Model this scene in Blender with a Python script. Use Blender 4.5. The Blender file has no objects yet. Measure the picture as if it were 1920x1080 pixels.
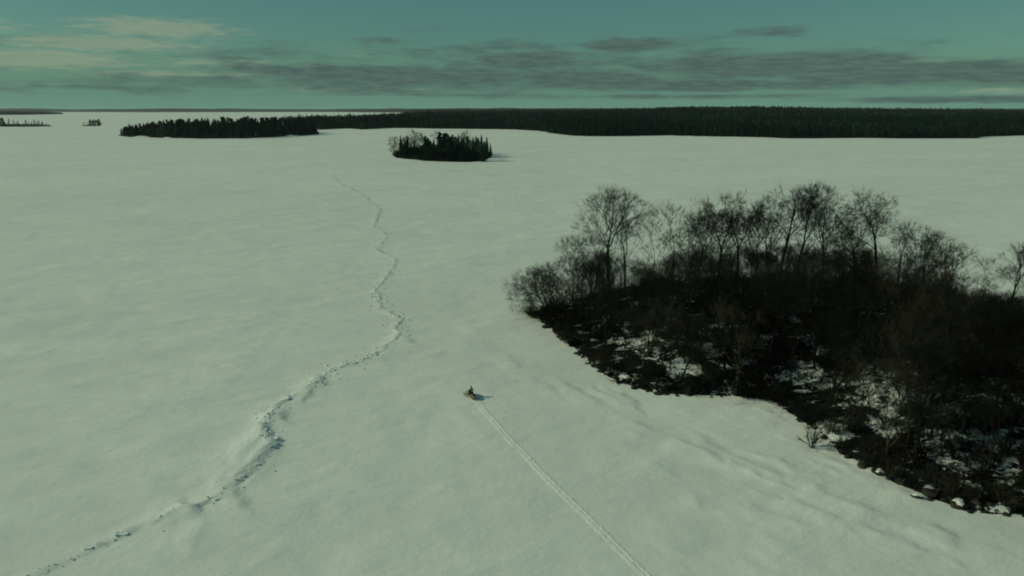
import bpy, math, random
import numpy as np
from mathutils import Vector, Matrix, Euler

# ------------------------------------------------------------------ camera, sky, sun, exposure
sc = bpy.context.scene
col = sc.collection
CAM_H, FPX = 42.0, 1300.0
PITCH = math.atan((540 - 206) / FPX)
cam_d = bpy.data.cameras.new('camera'); cam = bpy.data.objects.new('camera', cam_d); col.objects.link(cam)
cam_d.sensor_width = 36; cam_d.lens = 36 * FPX / 1920; cam_d.clip_start = 0.5; cam_d.clip_end = 90000
cam.location = (0, 0, CAM_H)
cam.rotation_euler = (math.pi / 2 - PITCH, math.radians(0.0), 0)
sc.camera = cam
sc.render.engine = 'CYCLES'
try:
    sc.cycles.filter_width = 1.9
    sc.cycles.max_bounces = 6; sc.cycles.diffuse_bounces = 3; sc.cycles.transparent_max_bounces = 16
    sc.cycles.volume_bounces = 1
except Exception: pass

SUN_EL = math.radians(28)
SUN_DIR = Vector((-math.cos(SUN_EL) * 0.9985, -0.055 * math.cos(SUN_EL), math.sin(SUN_EL))).normalized()
sd_ = bpy.data.lights.new('sun', 'SUN'); sun = bpy.data.objects.new('sun', sd_); col.objects.link(sun)
sd_.energy = 3.0; sd_.angle = math.radians(0.5); sd_.color = (1.0, 0.90, 0.77)
sun.rotation_euler = SUN_DIR.to_track_quat('Z', 'Y').to_euler(); sun.location = (-60, -10, 80)

vs = sc.view_settings
vs.view_transform = 'Standard'; vs.look = 'None'; vs.gamma = 1.0; vs.use_curve_mapping = False
vs.exposure = -0.52
vs.use_white_balance = True            # the footage's green cast, set as the camera's white balance
vs.white_balance_temperature = 7300
vs.white_balance_tint = -23

class NT:
    """tiny helper for writing node maths"""
    def __init__(s, tree): s.t = tree; s.n = tree.nodes; s.l = tree.links
    def put(s, inp, v):
        if hasattr(v, 'is_output') or isinstance(v, bpy.types.NodeSocket): s.l.new(v, inp)
        else: inp.default_value = v
    def node(s, kind, **kw):
        n = s.n.new(kind)
        for k, v in kw.items(): setattr(n, k, v)
        return n
    def m(s, op, a, b=None, c=None, clamp=False):
        n = s.node('ShaderNodeMath', operation=op, use_clamp=clamp)
        for i, v in enumerate((a, b, c)):
            if v is not None: s.put(n.inputs[i], v)
        return n.outputs[0]
    def smooth(s, v, lo, hi, a=0.0, b=1.0):
        n = s.node('ShaderNodeMapRange', interpolation_type='SMOOTHSTEP')
        s.put(n.inputs[0], v); s.put(n.inputs[1], lo); s.put(n.inputs[2], hi); s.put(n.inputs[3], a); s.put(n.inputs[4], b)
        return n.outputs[0]
    def mixc(s, f, a, b, mode='MIX'):
        n = s.node('ShaderNodeMix', data_type='RGBA', blend_type=mode)
        s.put(n.inputs[0], f); s.put(n.inputs[6], a); s.put(n.inputs[7], b)
        return n.outputs[2]
    def noise(s, vec, scale=1, detail=4, rough=0.5, dist=0.0):
        n = s.node('ShaderNodeTexNoise'); s.put(n.inputs['Vector'], vec)
        n.inputs['Scale'].default_value = scale; n.inputs['Detail'].default_value = detail
        n.inputs['Roughness'].default_value = rough; n.inputs['Distortion'].default_value = dist
        return n.outputs[0]
    def comb(s, x, y, z=0.0):
        n = s.node('ShaderNodeCombineXYZ')
        for i, v in enumerate((x, y, z)): s.put(n.inputs[i], v)
        return n.outputs[0]
    def mapping(s, vec, scale=(1, 1, 1), rot=(0, 0, 0), loc=(0, 0, 0)):
        n = s.node('ShaderNodeMapping'); s.put(n.inputs[0], vec)
        n.inputs['Scale'].default_value = scale; n.inputs['Rotation'].default_value = rot; n.inputs['Location'].default_value = loc
        return n.outputs[0]

world = bpy.data.worlds.new('World'); sc.world = world; world.use_nodes = True
w = NT(world.node_tree); w.n.clear()
sky = w.node('ShaderNodeTexSky', sky_type='NISHITA', sun_disc=False)
sky.sun_elevation = SUN_EL
sky.sun_rotation = math.atan2(SUN_DIR.x, SUN_DIR.y)
sky.altitude = 0; sky.air_density = 1.0; sky.dust_density = 0.6; sky.ozone_density = 2.2
tc = w.node('ShaderNodeTexCoord')
sep = w.node('ShaderNodeSeparateXYZ'); w.l.new(tc.outputs['Generated'], sep.inputs[0])
X, Y, Z = sep.outputs
AZ = w.m('ARCTAN2', X, Y); EL = w.m('ARCSINE', Z)
Q = w.comb(w.m('MULTIPLY', AZ, 13.0), w.m('MULTIPLY', EL, 70.0), 3.1)
N1 = w.noise(Q, 1.0, 7, 0.58, 0.25)
N2 = w.noise(w.mapping(Q, (2.6, 3.4, 1), loc=(7, 3, 1)), 1.0, 5, 0.6)
def cx(px): return math.atan((px - 960) / FPX / 1.0325)
def cy(py): return (206 - py) / FPX
def blobs(lst):
    out = None
    for px, py, rx, ry, k in lst:
        u = w.m('DIVIDE', w.m('SUBTRACT', AZ, cx(px)), rx / FPX)
        v = w.m('DIVIDE', w.m('SUBTRACT', EL, cy(py)), ry / FPX)
        d = w.m('SQRT', w.m('ADD', w.m('MULTIPLY', u, u), w.m('MULTIPLY', v, v)))
        b = w.m('MULTIPLY', w.smooth(d, 0.0, 1.5, 1.0, 0.0), k)
        out = b if out is None else w.m('MAXIMUM', out, b)
    return out
dark = blobs([(1050, 128, 900, 50, .40), (350, 165, 500, 30, .35), (1180, 97, 100, 15, 1.0), (1435, 80, 80, 12, .62), (720, 88, 70, 9, .42), (985, 122, 120, 26, .85),
              (780, 150, 420, 32, .8), (520, 118, 200, 16, .5), (950, 100, 200, 16, .5), (1080, 150, 200, 22, .95), (1440, 134, 300, 27, 1.0), (1780, 152, 330, 22, .95),
              (2150, 150, 330, 24, .9), (1300, 165, 300, 13, .9), (1820, 190, 300, 7, .8), (1250, 183, 420, 6, .6), (560, 140, 260, 22, .6), (590, 95, 110, 10, .36),
              (880, 180, 330, 5, .5), (180, 172, 160, 7, .5), (-350, 120, 300, 25, .7), (-900, 140, 400, 30, .8), (2800, 120, 400, 30, .8)])
lite = blobs([(310, 80, 160, 22, .95), (215, 106, 180, 16, 1.0), (55, 132, 200, 18, 1.1), (110, 112, 120, 8, .8), (1620, 133, 170, 9, .7), (420, 130, 180, 12, .6),
              (650, 172, 300, 7, .5), (680, 112, 60, 10, .5), (1880, 178, 130, 7, .7), (330, 150, 240, 9, .7), (-200, 90, 220, 25, .9), (-700, 60, 300, 40, .8)])
# the clouds overhead, outside the picture: the same broken layer projected on a plane
den = w.m('ADD', w.m('MAXIMUM', Z, 0.0), 0.05)
P = w.comb(w.m('DIVIDE', X, den), w.m('DIVIDE', Y, den), 0.0)
NP = w.noise(P, 0.9, 6, 0.56, 0.3)
over = w.m('MULTIPLY', w.smooth(NP, 0.5, 0.66), w.smooth(EL, 0.12, 0.25))
dk = w.smooth(w.m('ADD', dark, w.m('MULTIPLY', w.m('SUBTRACT', N1, 0.5), 1.35)), 0.12, 0.72)
lt = w.smooth(w.m('ADD', lite, w.m('MULTIPLY', w.m('SUBTRACT', N2, 0.5), 1.4)), 0.25, 1.0)
veil = w.smooth(EL, -0.01, 0.08, 0.94, 0.30)
SKC = sky.outputs[0]
c = w.mixc(1.0, SKC, (0.66, 0.84, 0.83, 1), 'MULTIPLY')
c = w.mixc(veil, c, w.mixc(w.smooth(EL, 0.0, 0.045), (2.7, 4.5, 4.6, 1), (1.6, 3.3, 3.65, 1)))
c = w.mixc(w.m('MULTIPLY', lt, 0.75), c, (5.1, 5.5, 5.1, 1))
c = w.mixc(w.m('MULTIPLY', dk, 0.9), c, w.mixc(w.smooth(N2, .35, .65), (1.3, 1.85, 2.15, 1), (1.85, 2.55, 2.8, 1)))
c = w.mixc(w.m('MULTIPLY', over, 0.7), c, (3.4, 3.5, 3.6, 1))
bg = w.node('ShaderNodeBackground'); w.put(bg.inputs[0], c); bg.inputs[1].default_value = 0.08
wo = w.node('ShaderNodeOutputWorld'); w.l.new(bg.outputs[0], wo.inputs[0])

# ------------------------------------------------------------------ helpers
CP, SP = math.cos(PITCH), math.sin(PITCH)
def G(px, py, z=0.0):
    """the ground point that a pixel of the 1920 x 1080 photograph shows"""
    u = (px - 960) / FPX; v = (540 - py) / FPX
    dx, dy, dz = u, CP + v * SP, -SP + v * CP
    t = (z - CAM_H) / dz
    return Vector((dx * t, dy * t, z))

def tag(o, label=None, cat=None, group=None, kind=None):
    if label: o['label'] = label
    if cat: o['category'] = cat
    if group: o['group'] = group
    if kind: o['kind'] = kind
    return o
def mesh(name, V, F, mats, smooth=False, fm=None):
    me = bpy.data.meshes.new(name)
    if isinstance(V, np.ndarray):
        nf, k = F.shape
        me.vertices.add(len(V)); me.vertices.foreach_set('co', V.astype(np.float32).ravel())
        me.loops.add(nf * k); me.loops.foreach_set('vertex_index', F.astype(np.int32).ravel())
        me.polygons.add(nf); me.polygons.foreach_set('loop_start', np.arange(nf, dtype=np.int32) * k)
        me.polygons.foreach_set('loop_total', np.full(nf, k, np.int32))
        me.update(calc_edges=True)
    else:
        me.from_pydata(V, [], F); me.update()
    for m_ in (mats if isinstance(mats, (list, tuple)) else [mats]): me.materials.append(m_)
    if fm is not None: me.polygons.foreach_set('material_index', np.array(fm, dtype=np.int32))
    if smooth: me.polygons.foreach_set('use_smooth', np.ones(len(me.polygons), dtype=bool))
    return me
def obj(name, me, parent=None, loc=None, rz=None, sc_=None):
    o = bpy.data.objects.new(name, me); col.objects.link(o)
    if parent: o.parent = parent
    if loc is not None: o.location = loc
    if rz is not None: o.rotation_euler = (0, 0, rz)
    if sc_ is not None: o.scale = (sc_, sc_, sc_) if not hasattr(sc_, '__len__') else sc_
    return o

# numpy value noise
def _h(ix, iy, s):
    h = (ix.astype(np.int64) * 374761393 + iy.astype(np.int64) * 668265263 + s * 1274126177) & 0x7fffffff
    h = ((h ^ (h >> 13)) * 1274126177) & 0x7fffffff
    return ((h ^ (h >> 16)) & 0xffff) / 65535.0
def vn(x, y, s=0):
    x = np.asarray(x, float); y = np.asarray(y, float)
    ix = np.floor(x); iy = np.floor(y); fx = x - ix; fy = y - iy
    fx = fx * fx * fx * (fx * (fx * 6 - 15) + 10); fy = fy * fy * fy * (fy * (fy * 6 - 15) + 10)
    a = _h(ix, iy, s); b = _h(ix + 1, iy, s); c_ = _h(ix, iy + 1, s); d = _h(ix + 1, iy + 1, s)
    return (a * (1 - fx) + b * fx) * (1 - fy) + (c_ * (1 - fx) + d * fx) * fy
def fbm(x, y, s=0, o=4):
    v = 0; a = 0.5; t = 0
    for i in range(o):
        v = v + a * vn(x, y, s + i * 17); t += a; a *= 0.5; x = x * 2.03 + 5.3; y = y * 2.03 + 1.7
    return v / t
def sstep(v, a, b):
    t = np.clip((v - a) / (b - a), 0, 1); return t * t * (3 - 2 * t)
def seg_dist(x, y, P, closed=False):
    """distance to a polyline, and how far along it the nearest point lies (m)"""
    best = np.full(np.shape(x), 1e9); along = np.zeros(np.shape(x)); side = np.zeros(np.shape(x)); L = 0
    n = len(P) if closed else len(P) - 1
    for i in range(n):
        ax, ay = P[i][0], P[i][1]; bx, by = P[(i + 1) % len(P)][0], P[(i + 1) % len(P)][1]
        dx, dy = bx - ax, by - ay; l2 = dx * dx + dy * dy + 1e-9
        t = np.clip(((x - ax) * dx + (y - ay) * dy) / l2, 0, 1)
        ex = x - ax - t * dx; ey = y - ay - t * dy
        d = np.hypot(ex, ey); m_ = d < best
        best = np.where(m_, d, best); along = np.where(m_, L + t * math.sqrt(l2), along)
        side = np.where(m_, np.sign(dx * ey - dy * ex), side); L += math.sqrt(l2)
    return best, along, side
def inside(x, y, P):
    r = np.zeros(np.shape(x), bool); n = len(P)
    for i in range(n):
        ax, ay = P[i][0], P[i][1]; bx, by = P[(i + 1) % n][0], P[(i + 1) % n][1]
        c_ = ((ay > y) != (by > y)) & (x < (bx - ax) * (y - ay) / (by - ay + 1e-12) + ax)
        r ^= c_
    return r
def sdist(x, y, P):
    d = seg_dist(x, y, P, True)[0]
    return np.where(inside(x, y, P), d, -d)

# ------------------------------------------------------------------ materials
def new_mat(name):
    m_ = bpy.data.materials.new(name); m_.use_nodes = True
    t = NT(m_.node_tree); b = t.n['Principled BSDF']
    return m_, t, b
def simple(name, c, rough=0.7, var=0.25, scale=3.0, metal=0.0, bump=0.0, spec=0.5):
    m_, t, b = new_mat(name)
    tcn = t.node('ShaderNodeTexCoord')
    oi = t.node('ShaderNodeObjectInfo')
    n = t.noise(tcn.outputs['Object'], scale, 5, 0.6)
    f = t.m('ADD', t.smooth(n, 0.3, 0.7, 1 - var, 1 + var), t.m('MULTIPLY', t.m('SUBTRACT', oi.outputs['Random'], 0.5), var))
    vec = t.node('ShaderNodeVectorMath', operation='SCALE'); vec.inputs[0].default_value = c; t.put(vec.inputs['Scale'], f)
    t.l.new(vec.outputs[0], b.inputs['Base Color'])
    b.inputs['Roughness'].default_value = rough; b.inputs['Metallic'].default_value = metal
    b.inputs['Specular IOR Level'].default_value = spec
    if bump:
        bp = t.node('ShaderNodeBump'); bp.inputs['Strength'].default_value = bump; bp.inputs['Distance'].default_value = 0.05
        t.put(bp.inputs['Height'], n); t.l.new(bp.outputs[0], b.inputs['Normal'])
    return m_

def snow_mat(name, base=(0.80, 0.81, 0.80), far=True):
    m_, t, b = new_mat(name)
    tcn = t.node('ShaderNodeTexCoord'); P = tcn.outputs['Object']
    Rw = t.mapping(P, (1, 1, 1), (0, 0, math.radians(-28)))
    big = t.noise(t.mapping(Rw, (0.55, 1, 1)), 0.014, 4, 0.55, 0.4)
    brk = t.noise(P, 0.035, 3, 0.5, 0.3)
    streak = t.noise(t.mapping(Rw, (0.035, 0.11, 1)), 1.0, 6, 0.6, 0.2)
    fine = t.noise(t.mapping(Rw, (0.22, 0.6, 1)), 1.0, 5, 0.6, 0.0)
    blot = t.noise(P, 0.16, 5, 0.6, 0.15)
    grain = t.noise(P, 1.6, 5, 0.6)
    f = t.m('ADD', t.smooth(big, 0.3, 0.7, 0.955, 1.02), t.smooth(streak, 0.3, 0.7, -0.035, 0.03))
    f = t.m('ADD', f, t.m('ADD', t.smooth(fine, 0.3, 0.7, -0.02, 0.015), t.smooth(blot, 0.35, 0.65, -0.03, 0.015)))
    vec = t.node('ShaderNodeVectorMath', operation='SCALE'); vec.inputs[0].default_value = base; t.put(vec.inputs['Scale'], f)
    t.l.new(vec.outputs[0], b.inputs['Base Color'])
    b.inputs['Roughness'].default_value = 0.75; b.inputs['Specular IOR Level'].default_value = 0.25
    h = t.m('ADD', t.m('MULTIPLY', streak, t.smooth(brk, .35, .65, .10, .60)), t.m('ADD', t.m('MULTIPLY', fine, t.smooth(brk, .4, .6, .08, .03)), t.m('ADD', t.m('MULTIPLY', blot, 0.16), t.m('MULTIPLY', grain, 0.014))))
    bp = t.node('ShaderNodeBump'); bp.inputs['Strength'].default_value = 1.0; bp.inputs['Distance'].default_value = 1.0
    t.put(bp.inputs['Height'], h); t.l.new(bp.outputs[0], b.inputs['Normal'])
    return m_
M_SNOW = snow_mat('wind_packed_snow')
M_ICE = simple('snow_crusted_ice', (0.80, 0.82, 0.81), 0.5, 0.10, 2.0, bump=0.4)
M_TRACK = snow_mat('churned_snow', (0.84, 0.85, 0.82))
def floor_mat(name, dark, cover, sc_=0.25, patches=()):
    """leaf litter and soil with patches of snow"""
    m_, t, b = new_mat(name)
    P = t.node('ShaderNodeTexCoord').outputs['Object']
    n = t.noise(P, sc_, 7, 0.62, 0.5); n2 = t.noise(P, sc_ * 7, 5, 0.65)
    mask = t.smooth(t.m('ADD', n, t.m('MULTIPLY', t.m('SUBTRACT', n2, 0.5), 0.45)), cover, cover + 0.06)
    if patches:
        sp_ = t.node('ShaderNodeSeparateXYZ'); t.l.new(P, sp_.inputs[0]); acc = None
        for x_, y_, rx_, ry_ in patches:
            u_ = t.m('DIVIDE', t.m('SUBTRACT', sp_.outputs[0], x_), rx_); v_ = t.m('DIVIDE', t.m('SUBTRACT', sp_.outputs[1], y_), ry_)
            q_ = t.smooth(t.m('ADD', t.m('MULTIPLY', u_, u_), t.m('MULTIPLY', v_, v_)), 0.0, 1.6, 0.12, 0.0)
            acc = q_ if acc is None else t.m('MAXIMUM', acc, q_)
        mask = t.smooth(t.m('ADD', t.m('ADD', n, t.m('MULTIPLY', t.m('SUBTRACT', n2, 0.5), 0.45)), acc), cover, cover + 0.06)
    litter = t.mixc(t.smooth(n2, 0.35, 0.65), dark, (dark[0] * 0.5, dark[1] * 0.5, dark[2] * 0.5, 1))
    t.l.new(t.mixc(mask, litter, (0.76, 0.78, 0.79, 1)), b.inputs['Base Color'])
    b.inputs['Roughness'].default_value = 0.9; b.inputs['Specular IOR Level'].default_value = 0.1
    bp = t.node('ShaderNodeBump'); bp.inputs['Strength'].default_value = 0.8; bp.inputs['Distance'].default_value = 0.3
    t.put(bp.inputs['Height'], t.m('ADD', n2, mask)); t.l.new(bp.outputs[0], b.inputs['Normal'])
    return m_
M_FLOOR = None
M_FARFLOOR = floor_mat('far_wood_floor', (0.008, 0.012, 0.010, 1), 0.66, 0.05)
M_BARK = simple('dark_bark', (0.012, 0.012, 0.010), 0.95, 0.3, 2.5, bump=0.3, spec=0.1)
M_TWIG = simple('dark_twigs', (0.012, 0.0125, 0.0105), 0.95, 0.35, 0.8, spec=0.05)
M_BARKP = simple('pale_bark', (0.085, 0.078, 0.055), 0.9, 0.3, 2.0, bump=0.3, spec=0.1)
M_TWIGB = simple('brown_twigs', (0.040, 0.039, 0.030), 0.95, 0.35, 0.8, spec=0.05)
M_TWIGG = simple('grey_twigs', (0.032, 0.036, 0.031), 0.95, 0.35, 0.8, spec=0.05)
M_LEAF = simple('dead_leaves', (0.020, 0.016, 0.011), 0.9, 0.4, 1.0, spec=0.05)
M_NEEDLE = simple('spruce_needles', (0.009, 0.019, 0.015), 0.9, 0.4, 0.8, spec=0.05)
M_PINE = simple('pine_needles', (0.012, 0.024, 0.018), 0.9, 0.4, 0.6, spec=0.05)
M_ROCK = simple('shore_rock', (0.032, 0.03, 0.026), 0.9, 0.4, 1.5, bump=0.5, spec=0.2)
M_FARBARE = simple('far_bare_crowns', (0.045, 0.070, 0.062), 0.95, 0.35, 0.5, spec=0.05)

# ------------------------------------------------------------------ the layout, read off the photograph
RIDGE_PX = [(-90, 1165), (0, 1112), (100, 1062), (195, 1020), (240, 998), (268, 984), (290, 980), (312, 967), (338, 957), (368, 951), (388, 940), (413, 927),
            (428, 917), (460, 891), (478, 880), (492, 862), (508, 838), (503, 826), (493, 808), (498, 792), (508, 778), (518, 758), (532, 752),
            (556, 741), (576, 729), (600, 711), (622, 695), (646, 686), (667, 681), (684, 674), (705, 664), (722, 649), (738, 640), (748, 627),
            (741, 615), (754, 598), (742, 592), (727, 585), (718, 579), (708, 567), (711, 556), (702, 545), (716, 531), (731, 512), (740, 497),
            (742, 487), (712, 470), (706, 466), (716, 455), (724, 444), (718, 432), (700, 425), (708, 408), (713, 392), (694, 380), (688, 370),
            (655, 352), (640, 345), (625, 333), (620, 320)]
RIDGE = [G(*p) for p in RIDGE_PX]
TRACK_PX = [(1330, 1200), (1262, 1130), (1200, 1066), (1150, 1017), (1100, 967), (1060, 930), (1015, 885), (985, 852), (960, 828), (930, 795), (907, 768), (896, 754), (889, 747.5)]
TRACK = [G(*p) for p in TRACK_PX]
TRACK = [TRACK[0] + (TRACK[0] - TRACK[1]).normalized() * 70 + Vector((6, 0, 0)), TRACK[0] + (TRACK[0] - TRACK[1]).normalized() * 30] + TRACK
ISLE_PX = [(985, 592), (1015, 601), (1042, 627), (1078, 655), (1105, 682), (1155, 713), (1212, 734), (1290, 742), (1365, 744), (1430, 747), (1470, 762),
           (1505, 792), (1560, 830), (1592, 860), (1640, 886), (1700, 916), (1750, 936), (1800, 953), (1860, 963), (1930, 972), (2080, 1010),
           (2330, 990), (2500, 850), (2420, 700), (2150, 630), (1930, 590), (1810, 563), (1700, 545), (1600, 535), (1450, 528), (1300, 530), (1180, 538), (1080, 560), (1020, 578)]
ISLE = [G(*p) for p in ISLE_PX]

M_FLOOR = floor_mat('wood_floor', (0.009, 0.011, 0.009, 1), 0.545, 0.25, [(G(a, b, 3).x, G(a, b, 3).y, r1, r2) for a, b, r1, r2 in
    [(1665, 735, 6.5, 7.5), (1180, 622, 4, 7), (1270, 660, 3.5, 6), (1440, 748, 5, 3), (1780, 830, 5, 4), (1870, 835, 4, 4), (1505, 690, 4, 5), (1420, 560, 6, 6), (1700, 785, 4, 4), (1560, 770, 4, 4), (1850, 760, 4, 4)]])
# soft snow relief (metres)
A1 = math.radians(31)          # drift direction across the right-hand foreground
DR = [([(1040, 705), (1120, 760), (1230, 812), (1330, 850), (1400, 880)], 0.22), ([(1240, 775), (1330, 830), (1440, 880), (1520, 910)], 0.18),
      ([(1420, 850), (1500, 895), (1600, 945), (1720, 985), (1860, 1030)], 0.26), ([(1130, 735), (1160, 760)], 0.2), ([(930, 650), (1010, 720), (1080, 770)], 0.10),
      ([(1480, 940), (1600, 985), (1700, 1020)], 0.16), ([(1640, 895), (1760, 965), (1900, 1015)], 0.24), ([(1160, 740), (1185, 760)], 0.22),
      ([(1100, 800), (1230, 870), (1300, 930)], 0.10), ([(1350, 900), (1420, 960), (1560, 1010)], .12),
      ([(508, 838), (480, 862), (440, 892), (400, 925)], 0.20), ([(495, 810), (450, 850), (420, 885)], 0.16), ([(510, 830), (518, 850), (520, 862)], 0.22),
      ([(350, 955), (368, 985), (372, 1010)], .25), ([(310, 970), (318, 1000)], .22), ([(385, 942), (400, 975)], .14), ([(428, 920), (450, 945)], .14),
      ([(600, 712), (612, 732)], .2), ([(635, 692), (650, 704)], .18), ([(706, 668), (722, 684)], .15), ([(745, 630), (770, 640)], .12), ([(750, 622), (768, 612)], .1), ([(590, 720), (578, 745)], .15),
      ([(518, 762), (532, 780)], .2), ([(515, 835), (545, 815)], .1)]
_r = random.Random(4)
for px_, py_ in [(370, 470), (455, 477), (890, 505), (595, 503), (615, 452), (520, 430), (680, 455), (70, 530), (340, 600), (655, 330), (380, 285), (900, 610), (620, 392), (560, 385), (235, 640), (480, 560),
                 (830, 540), (960, 470), (990, 430), (1150, 330), (790, 420), (300, 520), (210, 455), (130, 600), (560, 620), (420, 690), (250, 760), (120, 880), (640, 870), (760, 940), (830, 660)]:
    l_ = _r.uniform(7, 20) * (py_ / 500) ** .5; DR.append(([(px_ - l_, py_ + _r.uniform(0, 3)), (px_, py_), (px_ + l_, py_ - _r.uniform(-2, 4))], _r.uniform(.08, .16)))
DRG = [([G(*p) for p in pts], h) for pts, h in DR]
def ridge_h(x, y):
    d, s, side = seg_dist(x, y, RIDGE)
    brk = sstep(vn(s * 0.16, s * 0 + 3, 5), 0.30, 0.75)
    amp = 0.11 + 0.11 * brk * (0.35 + vn(s * 0.9, s * 0, 7))
    jag = 0.2 + 1.3 * vn(x * 1.6, y * 1.6, 9)
    wob = d + 0.7 * (vn(x * .9, y * .9, 19) - .5)
    core = 0.7 * np.exp(-(wob / 0.40) ** 2) * jag * (0.45 + 0.7 * sstep(vn(s * .55, s * 0 + 2, 29), .35, .6))
    lip = np.exp(-(d / 1.5) ** 2) * (0.9 + 0.6 * (side > 0)) * vn(x * .4, y * .4, 12)
    crack = np.exp(-((d - 0.7) / 0.3) ** 2) * -0.45 * sstep(vn(s * .5, s * 0 + 9, 3), .45, .7) * (side < 0)
    return amp * (core + lip + crack) * (1 - .55 * sstep(y, 140, 230))
def snow_h(x, y):
    x = np.asarray(x, float); y = np.asarray(y, float)
    ca, sa = math.cos(A1), math.sin(A1)
    # large slow swells and wind-combed streaks
    h = 0.30 * (fbm(x / 38, y / 38, 1, 3) - 0.5)
    u = (x * 0.88 + y * 0.47); v = (x * 0.47 - y * 0.88)
    h = h + 0.07 * (fbm(u / 22, v / 3.6, 21, 4) - 0.5) * sstep(-x, -2, 30)
    u2 = x * 0.62 - y * 0.78; v2 = x * 0.78 + y * 0.62
    right = sstep(x, 6, 24) * (1 - sstep(y, 150, 210))
    h = h + 0.16 * (fbm(u2 / 34, v2 / 4.5, 31, 4) - 0.5) * right
    wx = x + 2.2 * (fbm(x / 5, y / 5, 85, 3) - .5); wy = y + 2.2 * (fbm(x / 5, y / 5, 86, 3) - .5)
    for i_, (pts, a) in enumerate(DRG):
        d, s, side = seg_dist(wx, wy, pts)
        near = np.where(side > 0, np.exp(-(d / 0.8) ** 2), np.exp(-(d / 2.6) ** 2))
        h = h + (1.35 if 10 <= i_ < 24 else 0.75) * a * near * (0.25 + 0.95 * sstep(vn(s * 0.28, s * 0 + i_, 4), .25, .75))
    # small crusted sastrugi on the right, scattered
    k1 = sstep(fbm(x / 11, y / 11, 95, 3), .5, .68) * right
    h = h + 0.09 * k1 * sstep(fbm(u2 / 5, v2 / 1.3, 97, 3), .48, .6)
    h = h + ridge_h(x, y)
    # flatten towards the snowmobile's trail
    d, s, side = seg_dist(x, y, TRACK)
    k = sstep(d, 0.8, 4.0)
    return h * k + (0.30 * (fbm(x / 38, y / 38, 1, 3) - 0.5)) * (1 - k)
def grow(a, b, s0, k):
    out = [a]; s = s0
    while out[-1] < b: out.append(out[-1] + s); s *= k
    return out
ys = [-30000, -12000, -5000, -2000, -900, -400, -200, -120, -80] + list(np.arange(-60, 33.9, 1.0)) + grow(34, 260, 0.33, 1.0022)
ys += grow(ys[-1] + 1.2, 560, 1.0, 1.012)[0:]
ys += grow(ys[-1] + 8, 45000, 10, 1.10)
xs_r = grow(76, 45000, 2, 1.16); xs_l = [-v for v in grow(132, 45000, 2, 1.14)][::-1]
xs = xs_l + list(np.arange(-130, -46, 0.55)) + list(np.arange(-46, 60, 0.36)) + list(np.arange(60, 75, 0.6)) + xs_r
xs = np.array(xs); ys = np.array(ys)
def grid_mesh(name, xs, ys, hf, mat):
    XX, YY = np.meshgrid(xs, ys); ZZ = hf(XX, YY)
    V = np.stack([XX.ravel(), YY.ravel(), ZZ.ravel()], 1)
    nx, ny = len(xs), len(ys)
    i = np.arange(nx - 1)[None, :] + np.arange(ny - 1)[:, None] * nx
    F = np.stack([i, i + 1, i + 1 + nx, i + nx], -1).reshape(-1, 4)
    return mesh(name, V, F, mat, smooth=True)
def lake_h(x, y):
    h = snow_h(x, y)
    fade = 1 - sstep(np.hypot(x, y), 450, 900)
    return h * fade
tag(obj('frozen_lake', grid_mesh('frozen_lake', xs, ys, lake_h, M_SNOW)), 'wide frozen lake under wind packed snow', None, None, 'structure')

# ------------------------------------------------------------------ snowmobile trail (a strip lying on the snow)
def resample(P, step):
    out = []; 
    for a, b in zip(P[:-1], P[1:]):
        n = max(1, int((b - a).length / step))
        for i in range(n): out.append(a.lerp(b, i / n))
    out.append(P[-1]); return out
def smooth_line(P, it=6):
    for _ in range(it):
        P = [P[0]] + [(P[i - 1] + P[i] * 2 + P[i + 1]) / 4 for i in range(1, len(P) - 1)] + [P[-1]]
    return P
tp = smooth_line(resample(TRACK, 0.14), 60)
prof = [(-.68, -.10), (-.56, .02), (-.50, .03), (-.47, -.008), (-.42, -.008), (-.38, .02), (-.30, .025), (-.22, .06), (-.12, .03), (0, .05), (.12, .03), (.22, .075), (.31, .06), (.38, .05), (.42, .045), (.46, .04), (.50, .045), (.56, .02), (.68, -.10)]
V = []; rng = random.Random(5)
pts_all = []
for i, p in enumerate(tp):
    t = (tp[min(i + 1, len(tp) - 1)] - tp[max(i - 1, 0)]).normalized(); nrm = Vector((t.y, -t.x, 0))
    for j, (o_, h_) in enumerate(prof):
        q = p + nrm * (o_ * .85 + (rng.random() - .5) * 0.04 + .10 * (vn(i * .03, 0., 66) - .5))
        pts_all.append((q.x, q.y, h_, j, i))
PA = np.array(pts_all); base = lake_h(PA[:, 0], PA[:, 1])
lug = np.where((np.abs(PA[:, 3] - 9) <= 1) & (PA[:, 4].astype(int) % 2 == 0), -0.03, 0.0)
rough = (vn(PA[:, 0] * 5, PA[:, 1] * 5, 8) - .5) * 0.07 * (PA[:, 2] > 0.02)
V = np.stack([PA[:, 0], PA[:, 1], base + PA[:, 2] * 0.48 + 0.015 + lug + rough * .7], 1)
n = len(prof); F = []
i = np.arange(n - 1)[None, :] + np.arange(len(tp) - 1)[:, None] * n
F = np.stack([i, i + n, i + 1 + n, i + 1], -1).reshape(-1, 4)
tag(obj('snowmobile_track', mesh('snowmobile_track', V, F, M_TRACK, True)), 'snowmobile trail pressed into the lake snow', None, None, 'structure')

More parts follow.
